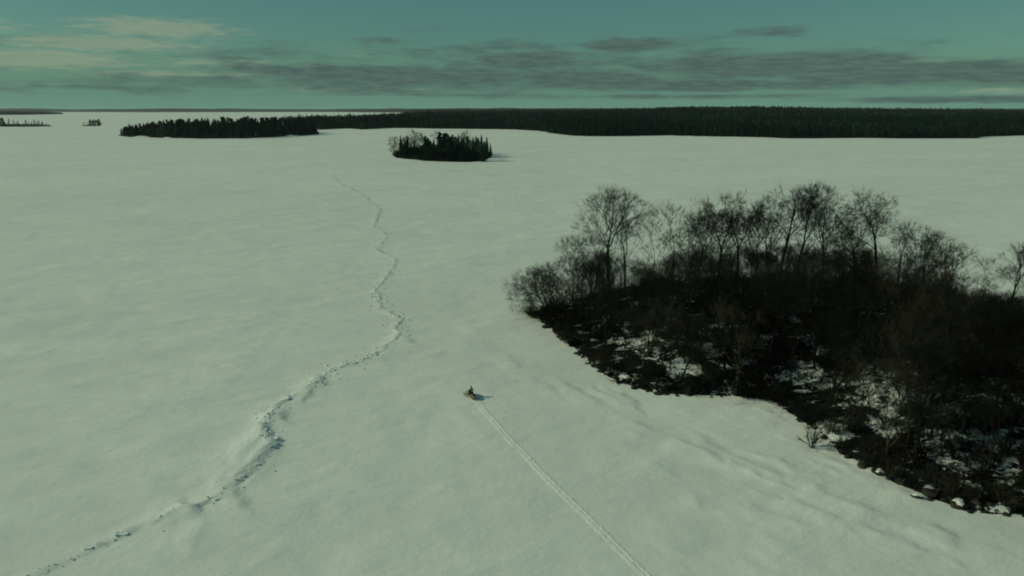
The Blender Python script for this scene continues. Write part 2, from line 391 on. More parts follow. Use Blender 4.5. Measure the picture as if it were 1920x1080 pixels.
# ------------------------------------------------------------------ pressure ridge: broken ice slabs along the crack
ridge = obj('pressure_ridge', None, loc=(RIDGE[20].x, RIDGE[20].y, 0))
tag(ridge, 'long zigzag pressure ridge of broken snow crusted ice slabs crossing the lake', 'ice ridge')
def slab_mesh(seed):
    r = random.Random(seed); n = r.randint(5, 7); top = []; bot = []
    for k in range(n):
        a = 2 * math.pi * k / n + r.uniform(-.3, .3); rad = r.uniform(.6, 1.0)
        top.append((math.cos(a) * rad * 0.6, math.sin(a) * rad * 0.42, .07 + r.uniform(-.01, .02))); bot.append((math.cos(a) * rad * 0.56, math.sin(a) * rad * 0.4, -.07))
    F = [tuple(range(n)), tuple(range(2 * n - 1, n - 1, -1))] + [(k, k + n, (k + 1) % n + n, (k + 1) % n) for k in range(n)]
    F = [F[0], F[1]] + [tuple(reversed(f)) for f in [(k, k + n, (k + 1) % n + n, (k + 1) % n) for k in range(n)]]
    return mesh('ice_slab', top + bot, [f for f in F], M_ICE)
slabs = [slab_mesh(s) for s in range(9)]
rp = resample(RIDGE, 0.5); rng = random.Random(11)
cands = []
for i, p in enumerate(rp):
    if p.y < 40 or p.y > 470: continue
    wgt = float(sstep(vn(i * 0.065, 3.0, 5), 0.42, 0.8))
    prob = (0.22 + 0.6 * wgt) * (0.9 if p.y < 200 else 0.5)
    if rng.random() < prob: cands.append((i, p))
rng.shuffle(cands); cands = sorted(cands[:298], key=lambda q: q[0])
for i, p in cands:
    sg = 1.7 if 105 < p.y < 190 else .6
    q = p + Vector((rng.gauss(0, sg), rng.gauss(0, sg), 0)); z = float(lake_h(q.x, q.y))
    s = rng.uniform(.4, 1.05)
    o = obj('ice_slab', slabs[rng.randrange(9)], ridge)
    o.location = (q.x - ridge.location.x, q.y - ridge.location.y, z - 0.01)
    o.rotation_euler = (rng.uniform(-.30, .30), rng.uniform(-.28, .28), rng.uniform(0, 6.28)); o.scale = (s, s, s * rng.uniform(.7, 1.2))

RV = []; RF = []
for i, p in enumerate(rp):
    if p.y < 40 or p.y > 440: continue
    wgt = float(sstep(vn(i * 0.065, 3.0, 5), 0.3, 0.75)); off = 0.0
    for _ in range(int(.6 + rng.random() + 3.2 * wgt)):
        sg = .35 if rng.random() < .6 else (2.0 if 105 < p.y < 190 else 1.0)
        q = p + Vector((rng.gauss(0, sg), rng.gauss(0, sg), 0)); z = float(lake_h(q.x, q.y)); k = len(RV); e = rng.uniform(.05, .14) * (1 if p.y < 130 else 1.4)
        rot = Euler((rng.uniform(-.8, .8), rng.uniform(-.8, .8), rng.uniform(0, 6.28))).to_matrix()
        for a_ in (-1, 1):
            for b_ in (-1, 1):
                for c_ in (-1, 1):
                    w3 = rot @ Vector((a_ * e * rng.uniform(.7, 1.3), b_ * e * rng.uniform(.6, 1), c_ * e * .35)); RV.append((q.x + w3.x - ridge.location.x, q.y + w3.y - ridge.location.y, z + .03 + w3.z))
        RF += [(k, k + 1, k + 3, k + 2), (k + 4, k + 6, k + 7, k + 5), (k, k + 4, k + 5, k + 1), (k + 2, k + 3, k + 7, k + 6), (k, k + 2, k + 6, k + 4), (k + 1, k + 5, k + 7, k + 3)]
tag(obj('ice_rubble', mesh('ice_rubble', RV, RF, M_ICE), ridge), None, None, None, 'stuff')

# ------------------------------------------------------------------ land patches
def near_h(x, y):
    d = sdist(x, y, ISLE)
    e = d + (fbm(x / 4.0, y / 4.0, 41, 3) - .5) * 2.2
    h = np.where(e > 0, 0.55 * sstep(e, 0, 1.4) + 4.3 * sstep(e, 0, 24) + 0.9 * (fbm(x / 9, y / 9, 44, 4) - .5) * sstep(e, 0, 6), e * 0.5)
    return h + 0.12 * (vn(x * 1.1, y * 1.1, 47) - .5) - 0.05
bx = [p.x for p in ISLE]; by = [p.y for p in ISLE]
tag(obj('island_ground', grid_mesh('island_ground', np.arange(min(bx) - 4, max(bx) + 4, 0.6), np.arange(min(by) - 4, max(by) + 4, 0.6), near_h, M_FLOOR)),
    'low near island of leaf litter, rock and patchy snow', None, None, 'structure')
def land(name, P, hf, step, label):
    bx = [p.x for p in P]; by = [p.y for p in P]
    def f(x, y):
        d = sdist(x, y, P) + (fbm(x / (step * 3), y / (step * 3), 51, 3) - .5) * step * 1.5
        return np.where(d > 0, hf(x, y, d), -np.minimum(-d * 0.3, 1.5)) - 0.05
    o = obj(name, grid_mesh(name, np.arange(min(bx) - step * 2, max(bx) + step * 3, step), np.arange(min(by) - step * 2, max(by) + step * 3, step), f, M_FARFLOOR))
    tag(o, label, None, None, 'structure'); return f

# ------------------------------------------------------------------ plants
class TB:
    """collects tubes into one mesh"""
    def __init__(s): s.V = []; s.F = []; s.M = []
    def tube(s, pts, rad, k, mi=0):
        base = len(s.V); up = Vector((0.31, 0.17, 0.93))
        for i, p in enumerate(pts):
            t = (pts[min(i + 1, len(pts) - 1)] - pts[max(i - 1, 0)]).normalized()
            a = t.cross(up)
            if a.length < 0.1: a = t.cross(Vector((1, 0, 0)))
            a.normalize(); b = t.cross(a)
            for j in range(k):
                th = 2 * math.pi * j / k; q = p + (a * math.cos(th) + b * math.sin(th)) * rad[i]; s.V.append((q.x, q.y, q.z))
        for i in range(len(pts) - 1):
            for j in range(k):
                a0 = base + i * k + j; a1 = base + i * k + (j + 1) % k
                s.F.append((a0, a1, a1 + k, a0 + k)); s.M.append(mi)
    def tri(s, p, size, r, mi=0):
        b = len(s.V)
        for _ in range(3): s.V.append((p.x + r.uniform(-1, 1) * size, p.y + r.uniform(-1, 1) * size, p.z + r.uniform(-1, 1) * size))
        s.F.append((b, b + 1, b + 2)); s.M.append(mi)
    def mesh(s, name, mats, smooth=False): return mesh(name, s.V, s.F, mats, smooth, s.M)

def wander(p, d, L, n, wob, up, r):
    pts = [p.copy()]; d = d.normalized()
    for i in range(n):
        d = (d + Vector((r.gauss(0, wob), r.gauss(0, wob), r.gauss(0, wob) + up))).normalized()
        p = p + d * (L / n); pts.append(p.copy())
    return pts
def rot_off(d, ang, r):
    a = d.cross(Vector((r.gauss(0, 1), r.gauss(0, 1), r.gauss(0, 1))))
    if a.length < 1e-3: a = Vector((1, 0, 0))
    return (Matrix.Rotation(ang, 3, a.normalized()) @ d).normalized()

def bare_tree(seed, H, fork=0.4, spread=0.6, limbs=4, up=0.05, lean=0.0, depth=6, trunk_r=0.0, leafy=0.0, mats=(None, None), rmin=0.0098, per=5, low=1):
    """trunk, then limbs that keep forking into finer and finer twigs: an open domed crown"""
    r = random.Random(seed); T = TB(); C = TB(); R = trunk_r or H * 0.012
    la = r.uniform(0, 6.28)
    d0 = Vector((math.cos(la) * lean, math.sin(la) * lean, 1)).normalized()
    tr = wander(Vector((0, 0, -0.35)), d0, H * fork + .35, 7, .045, 0.02, r)
    rr = [R * (1.4 if i == 0 else 1.0 - 0.28 * i / 7) for i in range(8)]
    T.tube(tr, rr, 7)
    ratio = .78; total = sum(ratio ** i for i in range(depth + 1)); L0 = H * (1 - fork) / total * 1.10
    def br(p, d, L, rad, k):
        n = 4 if k > depth - 3 else (3 if k > 1 else 2)
        pts = wander(p, d, L, n, .085, up * (0.7 if k > 2 else .4), r)
        r1 = max(rad * .83, rmin * .7)
        rs = [rad + (r1 - rad) * i / n for i in range(n + 1)]
        (T if k >= depth - 1 else C).tube(pts, rs, 5 if k >= depth - 1 else (4 if k > 2 else 3))
        dd = (pts[-1] - pts[-2]).normalized()
        if k == 0:
            for _ in range(per):
                q = pts[r.randint(0, n)]
                C.tube(wander(q, rot_off(dd, r.uniform(.15, .75), r), L * r.uniform(.5, 1.0), 2, .07, up, r), [rmin, rmin * .85, rmin * .5], 3)
                if leafy and r.random() < leafy: C.tri(q + Vector((r.uniform(-.2, .2), r.uniform(-.2, .2), r.uniform(0, .3))), .07, r, 1)
            return
        kids = 3 if r.random() < .38 else 2
        for c_ in range(kids):
            ang = (r.uniform(.05, .26) if c_ == 0 else r.uniform(.35, .8)) * (.7 + .6 * spread)
            br(pts[-1], rot_off(dd, ang, r), L * ratio * r.uniform(.85, 1.15), r1 * (.84 if c_ == 0 else r.uniform(.58, .74)), k - 1)
        if k > 1 and r.random() < .75:
            i = r.randint(1, n - 1) if n > 1 else 1
            br(pts[i], rot_off(dd, r.uniform(.5, 1.0), r), L * ratio ** 2 * r.uniform(.7, 1.1), r1 * .45, max(k - 2, 0))
    dl = (tr[-1] - tr[-2]).normalized()
    for k in range(limbs):
        ang = r.uniform(.03, .22) if k == 0 else spread * r.uniform(.65, 1.15)
        at = tr[-1] if k < 3 else tr[r.randint(4, 6)]
        br(at, rot_off(dl, ang, r), L0 * (1.0 if k == 0 else r.uniform(.8, 1.02)), rr[-1] * (.72 if k == 0 else r.uniform(.42, .62)), depth if k < 3 else depth - 1)
    for k in range(low):
        q = tr[r.randint(3, 6)]
        br(q, rot_off(dl, r.uniform(.7, 1.2), r), L0 * .55, rr[4] * .22, max(depth - 3, 1))
    return T.mesh('trunk', mats[0], True), C.mesh('crown', [mats[1], M_LEAF])
def shrub(seed, H, stems=9, spread=.55, mat=None, dens=1.0, leafy=0.0, thick=1.0):
    r = random.Random(seed); C = TB()
    for k in range(stems):
        a = r.uniform(0, 6.28); t = r.uniform(.15, 1) * spread
        d = Vector((math.cos(a) * t, math.sin(a) * t, 1)); L = H * r.uniform(.6, 1.05)
        st = wander(Vector((math.cos(a) * .15, math.sin(a) * .15, -.2)), d, L, 5, .16, .03, r)
        C.tube(st, [(.045 * (1 - .8 * i / 5) + .006) * thick for i in range(6)], 4)
        for b in range(int(7 * dens)):
            i = r.randint(1, 5); dd = (st[i] - st[i - 1]).normalized()
            br = wander(st[i], rot_off(dd, r.uniform(.4, 1.0), r), L * r.uniform(.22, .45), 3, .18, .05, r)
            C.tube(br, [.02 * thick, .015 * thick, .011, .006], 3)
            for t_ in range(int(5 * dens)):
                j = r.randint(1, 3); dt = (br[j] - br[j - 1]).normalized()
                tw = wander(br[j], rot_off(dt, r.uniform(.4, 1.0), r), L * r.uniform(.1, .22), 2, .2, .05, r)
                C.tube(tw, [.011 * thick, .009, .005], 3)
                if leafy and r.random() < leafy: C.tri(tw[-1], .10, r, 1)
    return C.mesh('shrub', [mat, M_LEAF])
def conifer(seed, H, w_, layers, k, mat=M_NEEDLE, start=0.08, pointy=1.0):
    """a spire of ragged drooping whorls; returns trunk and crown meshes"""
    r = random.Random(seed); T = TB(); T.tube([Vector((0, 0, -.3)), Vector((0, 0, H * .5)), Vector((0, 0, H * .97))], [H * .014, H * .009, .03], 5)
    V = []; F = []
    for i in range(layers):
        f = i / (layers - 1); z = H * (start + (1 - start) * f ** 0.95)
        R = w_ * (1 - f) ** pointy * r.uniform(.8, 1.15) + w_ * .06
        top = z + H * (1 - start) / layers * 1.5
        a0 = r.uniform(0, 6.28)
        V.append((0, 0, min(top, H))); c0 = len(V) - 1
        ring = []
        for j in range(k * 2):
            a = a0 + math.pi * j / k; rad = R * (r.uniform(.8, 1.25) if j % 2 == 0 else r.uniform(.35, .6))
            V.append((math.cos(a) * rad, math.sin(a) * rad, z - (R * .28 if j % 2 == 0 else -R * .05) + r.uniform(-.15, .15))); ring.append(len(V) - 1)
        for j in range(k * 2): F.append((c0, ring[j], ring[(j + 1) % (k * 2)]))
    return T.mesh('trunk', M_BARK, True), mesh('crown', V, F, mat)
def clumpy(seed, H, w_, clumps, per, mat, size, base=0.35, trunk=True, shell=True):
    """a round-headed tree: trunk, limbs and clumps of small leaf-sized faces"""
    r = random.Random(seed); T = TB(); C = TB()
    T.tube([Vector((0, 0, -.3)), Vector((r.uniform(-.3, .3), r.uniform(-.3, .3), H * .55)), Vector((0, 0, H * .92))], [H * .014, H * .010, .04], 5)
    for c_ in range(clumps):
        f = (c_ + .5) / clumps; z = H * (base + (0.97 - base) * f)
        wr = w_ * math.sin(math.pi * min(1, .18 + f * .80)) ** .6 * (1.05 - .45 * f)
        a = r.uniform(0, 6.28); rad = wr * r.uniform(.1, .8)
        cen = Vector((math.cos(a) * rad, math.sin(a) * rad, z))
        if trunk: T.tube([Vector((0, 0, z - rad * .4)), cen], [.09, .03], 3)
        rc = wr * r.uniform(.32, .55)
        for _ in range(per):
            v = Vector((r.gauss(0, 1), r.gauss(0, 1), r.gauss(0, .7))).normalized() * rc * r.uniform(.45, 1.05)
            C.tri(cen + v, size, r)
    return T.mesh('trunk', M_BARK, True), C.mesh('crown', mat)

def place(name, meshes, x, y, z, rz, s, label, cat, group, parts=True, tilt=0.0):
    if len(meshes) == 1:
        o = obj(name, meshes[0], None, (x, y, z), rz, s)
    else:
        o = obj(name, None, None, (x, y, z), rz, s)
        for nm, me in zip(('trunk', 'crown'), meshes): obj(nm, me, o)
    if tilt: o.rotation_euler[0] = tilt
    return tag(o, label, cat, group)

MB = (M_BARK, M_TWIG); MP = (M_BARKP, M_TWIGB)
spreading = [bare_tree(101, 20, .42, .58, 4, .05, .03, 6, .32, mats=MB), bare_tree(102, 20, .52, .66, 4, .05, .05, 6, .30, mats=MB), bare_tree(103, 18, .36, .70, 4, .04, .08, 6, .30, mats=MB)]
vase = [bare_tree(111, 18, .38, .40, 4, .09, .04, 6, .26, mats=MB), bare_tree(112, 18, .46, .44, 4, .09, .02, 6, .25, .15, mats=MB), bare_tree(113, 16, .32, .48, 4, .08, .08, 6, .26, mats=MB)]
slender = [bare_tree(121, 15, .40, .40, 3, .08, .03, 5, .12, mats=MB), bare_tree(122, 13, .35, .45, 3, .06, .14, 5, .12, mats=MB)]
leaning = [bare_tree(131, 13, .34, .65, 4, .02, .55, 5, .18, mats=MB), bare_tree(132, 12, .28, .70, 4, .03, .7, 5, .17, mats=MB)]
leafyt = [bare_tree(141, 17, .42, .60, 4, .06, .04, 6, .27, .6, mats=MB)]
brown = [bare_tree(151, 10, .20, .60, 5, .06, .06, 5, .12, .05, mats=(M_BARKP, M_TWIGB)), bare_tree(152, 9, .15, .65, 5, .05, .15, 5, .12, .1, mats=(M_BARK, M_TWIGB)),
         bare_tree(153, 8, .15, .75, 5, .05, .1, 5, .12, mats=(M_BARK, M_TWIGG))]
nrng = random.Random(77)
def gz(x, y): return float(near_h(np.array([x]), np.array([y]))[0])
taken = []
def standing(px, py_base, protos, h_px, proto_h, label, rz=None, idx=0, cat='tree'):
    """a tree whose foot shows at (px, py_base) on the island and whose crown reaches h_px up the picture"""
    g = G(px, py_base, 2.0)
    for _ in range(6): g = G(px, py_base, max(gz(g.x, g.y), 0.0))
    z = max(gz(g.x, g.y), 0.0)
    # height from the ray that passes the top
    top = None; u = (px - 960) / FPX; v = (540 - h_px) / FPX
    dy, dz = CP + v * SP, -SP + v * CP; t = g.y / dy; hz = CAM_H + dz * t
    H = hz - z; s = H / proto_h
    place('bare_tree', protos[idx % len(protos)], g.x, g.y, z - .1, nrng.uniform(0, 6.28) if rz is None else rz, (s * 1.12, s * 1.12, s), label, cat, 'bare trees of the near island')
    taken.append((g.x, g.y))
# the skyline, left to right
standing(1050, 580, leaning, 520, 8.5, 'leaning many forked tree leftmost on the near island, arching out over the snow', 1.2)
standing(1030, 600, leaning, 558, 8.0, 'small bent tree at the island\'s left tip reaching over the open snow', .4, 1)
standing(1075, 565, slender, 452, 14.0, 'thin upright tree with a fan of twigs, second from the island\'s left tip')
standing(1018, 596, leaning, 548, 7.5, 'low sprawling tree at the very tip of the island, leaning over the fallen trunk', 2.6, 0)
standing(1036, 590, leaning, 505, 10.5, 'long limbed tree arching left, behind the very tip of the island', 1.9, 0)
standing(1042, 600, brown, 515, 7.6, 'bushy grey tree in the thick of the left tip', 1.1, 2)
standing(1032, 592, brown, 520, 7.6, 'wide bushy tree behind the leaning ones at the left tip', 2.1, 2)
standing(1062, 606, brown, 500, 9.0, 'bushy brown tree in the thick of the left tip', 0.2, 1)
standing(1088, 585, vase, 470, 17, 'dark upright tree rising from the thick of the left tip', 0.7, 2)
standing(1118, 600, spreading, 478, 18, 'dark low forking tree in front of the leftmost tall tree', 0.7, 2)
standing(1092, 630, brown, 540, 7.6, 'bushy grey tree on the shore bend right of the left tip', 2.7, 2)
standing(1135, 660, vase, 540, 17, 'dark tree near the left front shore, between the tip and the sunlit brown tree', 3.7, 0)
standing(1160, 620, spreading, 500, 19, 'forked dark tree standing in the left part of the wood below the tall tree', 4.7, 1)
standing(1142, 540, spreading, 362, 19.5, 'tall tree with wide open crown, leftmost of the tall skyline trees', 2.2)
standing(1172, 542, vase, 398, 18.0, 'narrow dense tree close against the right side of the leftmost tall tree', 1.0, 0)
standing(1107, 556, brown, 445, 9.5, 'dense twiggy tree below and left of the leftmost tall tree', 1.0, 0)
standing(1222, 540, slender, 420, 14.5, 'faint thin tree standing alone in the skyline gap')
standing(1258, 538, slender, 395, 14.5, 'slim tree with a narrow forked top right of the skyline gap', 2)
standing(1282, 540, slender, 402, 13, 'slim leaning tree between the forked one and the broom crowned one', 3, 1)
standing(1312, 538, vase, 382, 17.5, 'broom crowned tree left of the leafy twin trees', 4, 2)
standing(1348, 540, leafyt, 372, 16.8, 'dark tree with clinging leaves, left one of the two in mid skyline', 2.0)
standing(1378, 538, leafyt, 364, 16.8, 'dark tree with clinging leaves, taller right one of the two in mid skyline', 5.0)
standing(1412, 536, vase, 400, 16, 'low crowned tree in the dip right of the leafy twins', .5, 2)
standing(1462, 536, spreading, 354, 19.5, 'tallest skyline tree with two parted crowns, left stem', .8, 1)
standing(1488, 538, vase, 352, 18, 'tallest skyline tree pair, right stem with feathery top', 3.3, 1)
standing(1440, 540, vase, 385, 18, 'straight narrow tree just left of the tallest skyline pair', 2.3, 0)
standing(1538, 538, vase, 378, 15.8, 'forked tree right of the tallest pair, crown like an open fan', 1.3, 2)
standing(1572, 540, slender, 380, 13, 'thin tree on the right edge of the open fan crown', 1.3, 1)
standing(1600, 545, leafyt, 412, 16.8, 'low reddish dark tree left of the flat topped tree', 4.1)
standing(1640, 548, spreading, 372, 19, 'flat topped tree with bare lower stem, last tall one before the slope down', 5.3, 1)
standing(1682, 550, vase, 425, 18, 'feathery grey tree just right of the flat topped tree', 2.9, 0)
standing(1728, 555, vase, 428, 16, 'pale fan shaped tree on the falling skyline to the right', 1.9, 2)
standing(1770, 562, brown, 458, 9.5, 'rounded twiggy tree on the falling skyline, left of the open gap', .9, 1)
standing(1760, 592, spreading, 455, 18, 'tree with long oblique limbs rising right over the slope', 3.9, 2)
standing(1838, 585, slender, 490, 14.5, 'lone thin spike of a tree in the far right gap', 2)
standing(1890, 600, spreading, 476, 18, 'bare forked tree at the right edge of the picture', 2.4, 0)
standing(1205, 690, brown, 560, 9.8, 'sunlit pale brown multi stemmed tree at the island\'s front shore', 2.4, 0)
standing(1275, 715, leaning, 640, 7, 'dark curved tree bowing left over a snow patch near the front shore', 3.0, 0)
standing(1610, 790, brown, 640, 9.5, 'brown twiggy tree beside the fallen logs in the snowy glade', 3.0, 1)
standing(1660, 790, leaning, 690, 8, 'small forked dark tree in the snowy glade', 1.0, 1)
standing(1565, 790, slender, 680, 13, 'thin dark stem standing in front of the snowy glade', 1.0, 0)
standing(1745, 690, brown, 560, 9.5, 'pale barked forked tree amid the dark right hand thicket', 2.0, 0)
standing(1785, 860, brown, 700, 9.5, 'grey stemmed tree above the lower right shore', 5.0, 2)

def zone(px, py):
    cols = [(1130, 'at the left tip'), (1230, 'below the leftmost tall tree'), (1340, 'left of the leafy twins'), (1450, 'below the leafy twins'),
            (1560, 'below the tallest pair'), (1680, 'below the flat topped tree'), (1800, 'right of the snowy glade'), (9e9, 'at the right picture edge')]
    c_ = [n_ for x_, n_ in cols if px < x_][0]
    lo = np.interp(px, [980, 1100, 1300, 1450, 1600, 1700, 1920], [600, 680, 740, 755, 860, 915, 965]); up = np.interp(px, [980, 1100, 1300, 1600, 1800, 1920], [560, 540, 520, 520, 550, 585])
    f_ = (py - up) / (lo - up)
    return ('in the back of the wood ' if f_ < .33 else 'in the middle of the wood ' if f_ < .66 else 'in the front of the wood ') + c_
def to_px(x, y, z):
    v = Vector((x, y, z - CAM_H)); f = v.y * CP - v.z * SP; u = v.y * SP + v.z * CP
    return 960 + FPX * v.x / f, 540 - FPX * u / f
ix = np.array([p.x for p in ISLE]); iy = np.array([p.y for p in ISLE])
cnt = 0; tries = 0
while cnt < 238 and tries < 9000:
    tries += 1
    x = nrng.uniform(ix.min(), ix.max()); y = nrng.uniform(iy.min(), iy.max())
    d = float(sdist(np.array([x]), np.array([y]), ISLE)[0])
    if d < 1.5 or any((x - a) ** 2 + (y - b) ** 2 < 2.9 ** 2 for a, b in taken): continue
    px, py = to_px(x, y, 2)
    if px > 2200: continue
    gl = math.hypot((px - 1655) / 72, (py - 742) / 34)      # the snowy glade stays open
    if gl < 1: continue
    z = gz(x, y)
    if zone(px, py).startswith('in the back') and nrng.random() < .6: continue
    # upper limit of the crowns, read from the skyline
    sky_y = np.interp(px, [980, 1020, 1080, 1130, 1200, 1300, 1400, 1500, 1600, 1680, 1760, 1820, 1900, 2000], [562, 515, 485, 470, 492, 465, 460, 460, 465, 480, 520, 552, 556, 560])
    v = (540 - sky_y) / FPX; hz = CAM_H + (-SP + v * CP) * y / (CP + v * SP)
    H = min(max(hz - z, 4.0) * nrng.uniform(.82, 1.0), nrng.uniform(9.5, 15.5))
    H = min(H, 6.0 + d * 2.0)
    pick = nrng.random()
    if pick < .22: pr, ph = nrng.choice(brown), 9.5
    elif pick < .65: pr, ph = nrng.choice(vase), 17
    elif pick < .82: pr, ph = nrng.choice(slender), 14
    elif pick < .95: pr, ph = nrng.choice(spreading), 19
    else: pr, ph = leaning[nrng.randrange(2)], 9
    s = H / ph
    if s < .35: pr, s = nrng.choice(brown), H / 9.5
    lab = ('pale brown' if pr in brown else 'dark') + ' bare tree ' + zone(px, py)
    place('bare_tree', pr, x, y, z - .1, nrng.uniform(0, 6.28), s, lab, 'tree', lab.replace('bare tree', 'bare trees'))
    taken.append((x, y)); cnt += 1

# shrubs, each one a thing
shr_b = [shrub(201 + i, 2.6, 10, .7, M_TWIGB, 1.0, .25) for i in range(3)]
shr_d = [shrub(211 + i, 2.8, 11, .75, M_TWIG, 1.0, .1) for i in range(3)]
isle_edge = resample(ISLE + [ISLE[0]], 1.6)
cnt = 0
for p in isle_edge:
    px, py = to_px(p.x, p.y, 0)
    if px > 2000 or py < 590: continue
    for k in range(2):
        q = p + Vector((nrng.uniform(-1.2, 1.2), nrng.uniform(-0.2, 3.5), 0))
        if float(sdist(np.array([q.x]), np.array([q.y]), ISLE)[0]) < -0.2: continue
        if cnt >= 120: break
        b = nrng.random() < .4
        lab = ('brown' if b else 'dark') + ' twiggy shrub fringing the shore ' + zone(px, max(py, 900)).replace('in the front of the wood ', '')
        place('shrub', [nrng.choice(shr_b if b else shr_d)], q.x, q.y, max(gz(q.x, q.y), 0), nrng.uniform(0, 6.28), nrng.uniform(.5, 1.25), lab, 'shrub', lab.replace('shrub', 'shrubs')); cnt += 1
cnt = 0
while cnt < 150:
    x = nrng.uniform(ix.min(), ix.max()); y = nrng.uniform(iy.min(), iy.max())
    d = float(sdist(np.array([x]), np.array([y]), ISLE)[0])
    if d < 3: continue
    px, py = to_px(x, y, 2)
    if px > 2000 or math.hypot((px - 1655) / 72, (py - 742) / 34) < .9: continue
    b = nrng.random() < .4
    lab = ('brown' if b else 'dark') + ' twiggy shrub under trees ' + zone(px, py)
    place('shrub', [nrng.choice(shr_b if b else shr_d)], x, y, gz(x, y), nrng.uniform(0, 6.28), nrng.uniform(.7, 1.5), lab, 'shrub', lab.replace('shrub', 'shrubs')); cnt += 1

# overhanging pale shrub on the snow at 1540,850
g = G(1522, 838); place('shrub', [shr_d[1]], g.x, g.y, 0.05, 1.0, 1.1, 'thin see through shrub standing out on the snow off the lower shore', 'shrub', None)

# ------------------------------------------------------------------ scatter (for what nobody could count)
def scatter(name, pts, scl, rot, idx, protos, label):
    """instances of the prototype meshes on a point cloud, through geometry nodes"""
    me = bpy.data.meshes.new(name); me.vertices.add(len(pts)); me.vertices.foreach_set('co', np.asarray(pts, np.float32).ravel())
    for nm, arr, ty in (('scl', scl, 'FLOAT'), ('rotz', rot, 'FLOAT'), ('pick', idx, 'INT')):
        a = me.attributes.new(nm, ty, 'POINT'); a.data.foreach_set('value', np.asarray(arr, np.int32 if ty == 'INT' else np.float32))
    c_ = bpy.data.collections.new(name + '_kinds')
    for i, pm in enumerate(protos):
        c_.objects.link(bpy.data.objects.new('%s_kind_%02d' % (name, i), pm))
    o = obj(name, me); ng = bpy.data.node_groups.new(name + '_nodes', 'GeometryNodeTree')
    ng.interface.new_socket('Geometry', in_out='INPUT', socket_type='NodeSocketGeometry'); ng.interface.new_socket('Geometry', in_out='OUTPUT', socket_type='NodeSocketGeometry')
    N = ng.nodes; L = ng.links; gi = N.new('NodeGroupInput'); go = N.new('NodeGroupOutput')
    ins = N.new('GeometryNodeInstanceOnPoints'); ci = N.new('GeometryNodeCollectionInfo'); ci.inputs[0].default_value = c_
    ci.inputs['Separate Children'].default_value = True; ci.inputs['Reset Children'].default_value = True
    def attr(nm, ty):
        n_ = N.new('GeometryNodeInputNamedAttribute'); n_.data_type = ty; n_.inputs[0].default_value = nm; return n_.outputs[0]
    L.new(gi.outputs[0], ins.inputs['Points']); L.new(ci.outputs[0], ins.inputs['Instance'])
    ins.inputs['Pick Instance'].default_value = True
    L.new(attr('pick', 'INT'), ins.inputs['Instance Index'])
    cx_ = N.new('ShaderNodeCombineXYZ'); L.new(attr('rotz', 'FLOAT'), cx_.inputs[2]); L.new(cx_.outputs[0], ins.inputs['Rotation'])
    L.new(attr('scl', 'FLOAT'), ins.inputs['Scale']); L.new(ins.outputs[0], go.inputs[0])
    md = o.modifiers.new('scatter', 'NODES'); md.node_group = ng
    tag(o, label, None, None, 'stuff'); return o
def joined(pair):
    """trunk and crown in one mesh, for prototypes"""
    V = []; F = []; fm = []; mats = []
    for me in pair:
        off = len(V); V += [tuple(v.co) for v in me.vertices]; mo = len(mats); mats += list(me.materials)
        for p in me.polygons: F.append(tuple(i + off for i in p.vertices)); fm.append(p.material_index + mo)
    return mesh('kind', V, F, mats, False, fm)

R_ = np.random.default_rng(3)
under = [shrub(231, 1.6, 8, 1.0, M_TWIGG, .8, .1, 1.3), shrub(232, 1.8, 8, 1.1, M_TWIG, .8, .3, 1.3), shrub(233, 1.3, 9, 1.4, M_TWIG, .8, .0, 1.5), shrub(234, 2.2, 9, .8, M_TWIG, 1.0, .1, 1.2)]
n = 5000
ux = R_.uniform(ix.min(), min(ix.max(), 95), n); uy = R_.uniform(iy.min(), iy.max(), n); ud = sdist(ux, uy, ISLE)
upx = 960 + FPX * ux / (uy * CP + 40 * SP); upy = 540 - FPX * ((uy * SP - 40 * CP) / (uy * CP + 40 * SP))
patch = fbm(ux / 7, uy / 7, 91, 3)
keep = (ud > .7) & ((patch > .44) | (R_.random(n) < .2)) & (np.hypot((upx - 1655) / 85, (upy - 742) / 40) > 1)
ux, uy = ux[keep], uy[keep]; uz = near_h(ux, uy)
scatter('undergrowth', np.stack([ux, uy, uz], 1), R_.uniform(.5, 1.2, len(ux)), R_.uniform(0, 6.28, len(ux)), R_.integers(0, 4, len(ux)), under, 'tangled dead undergrowth beneath the near island trees')

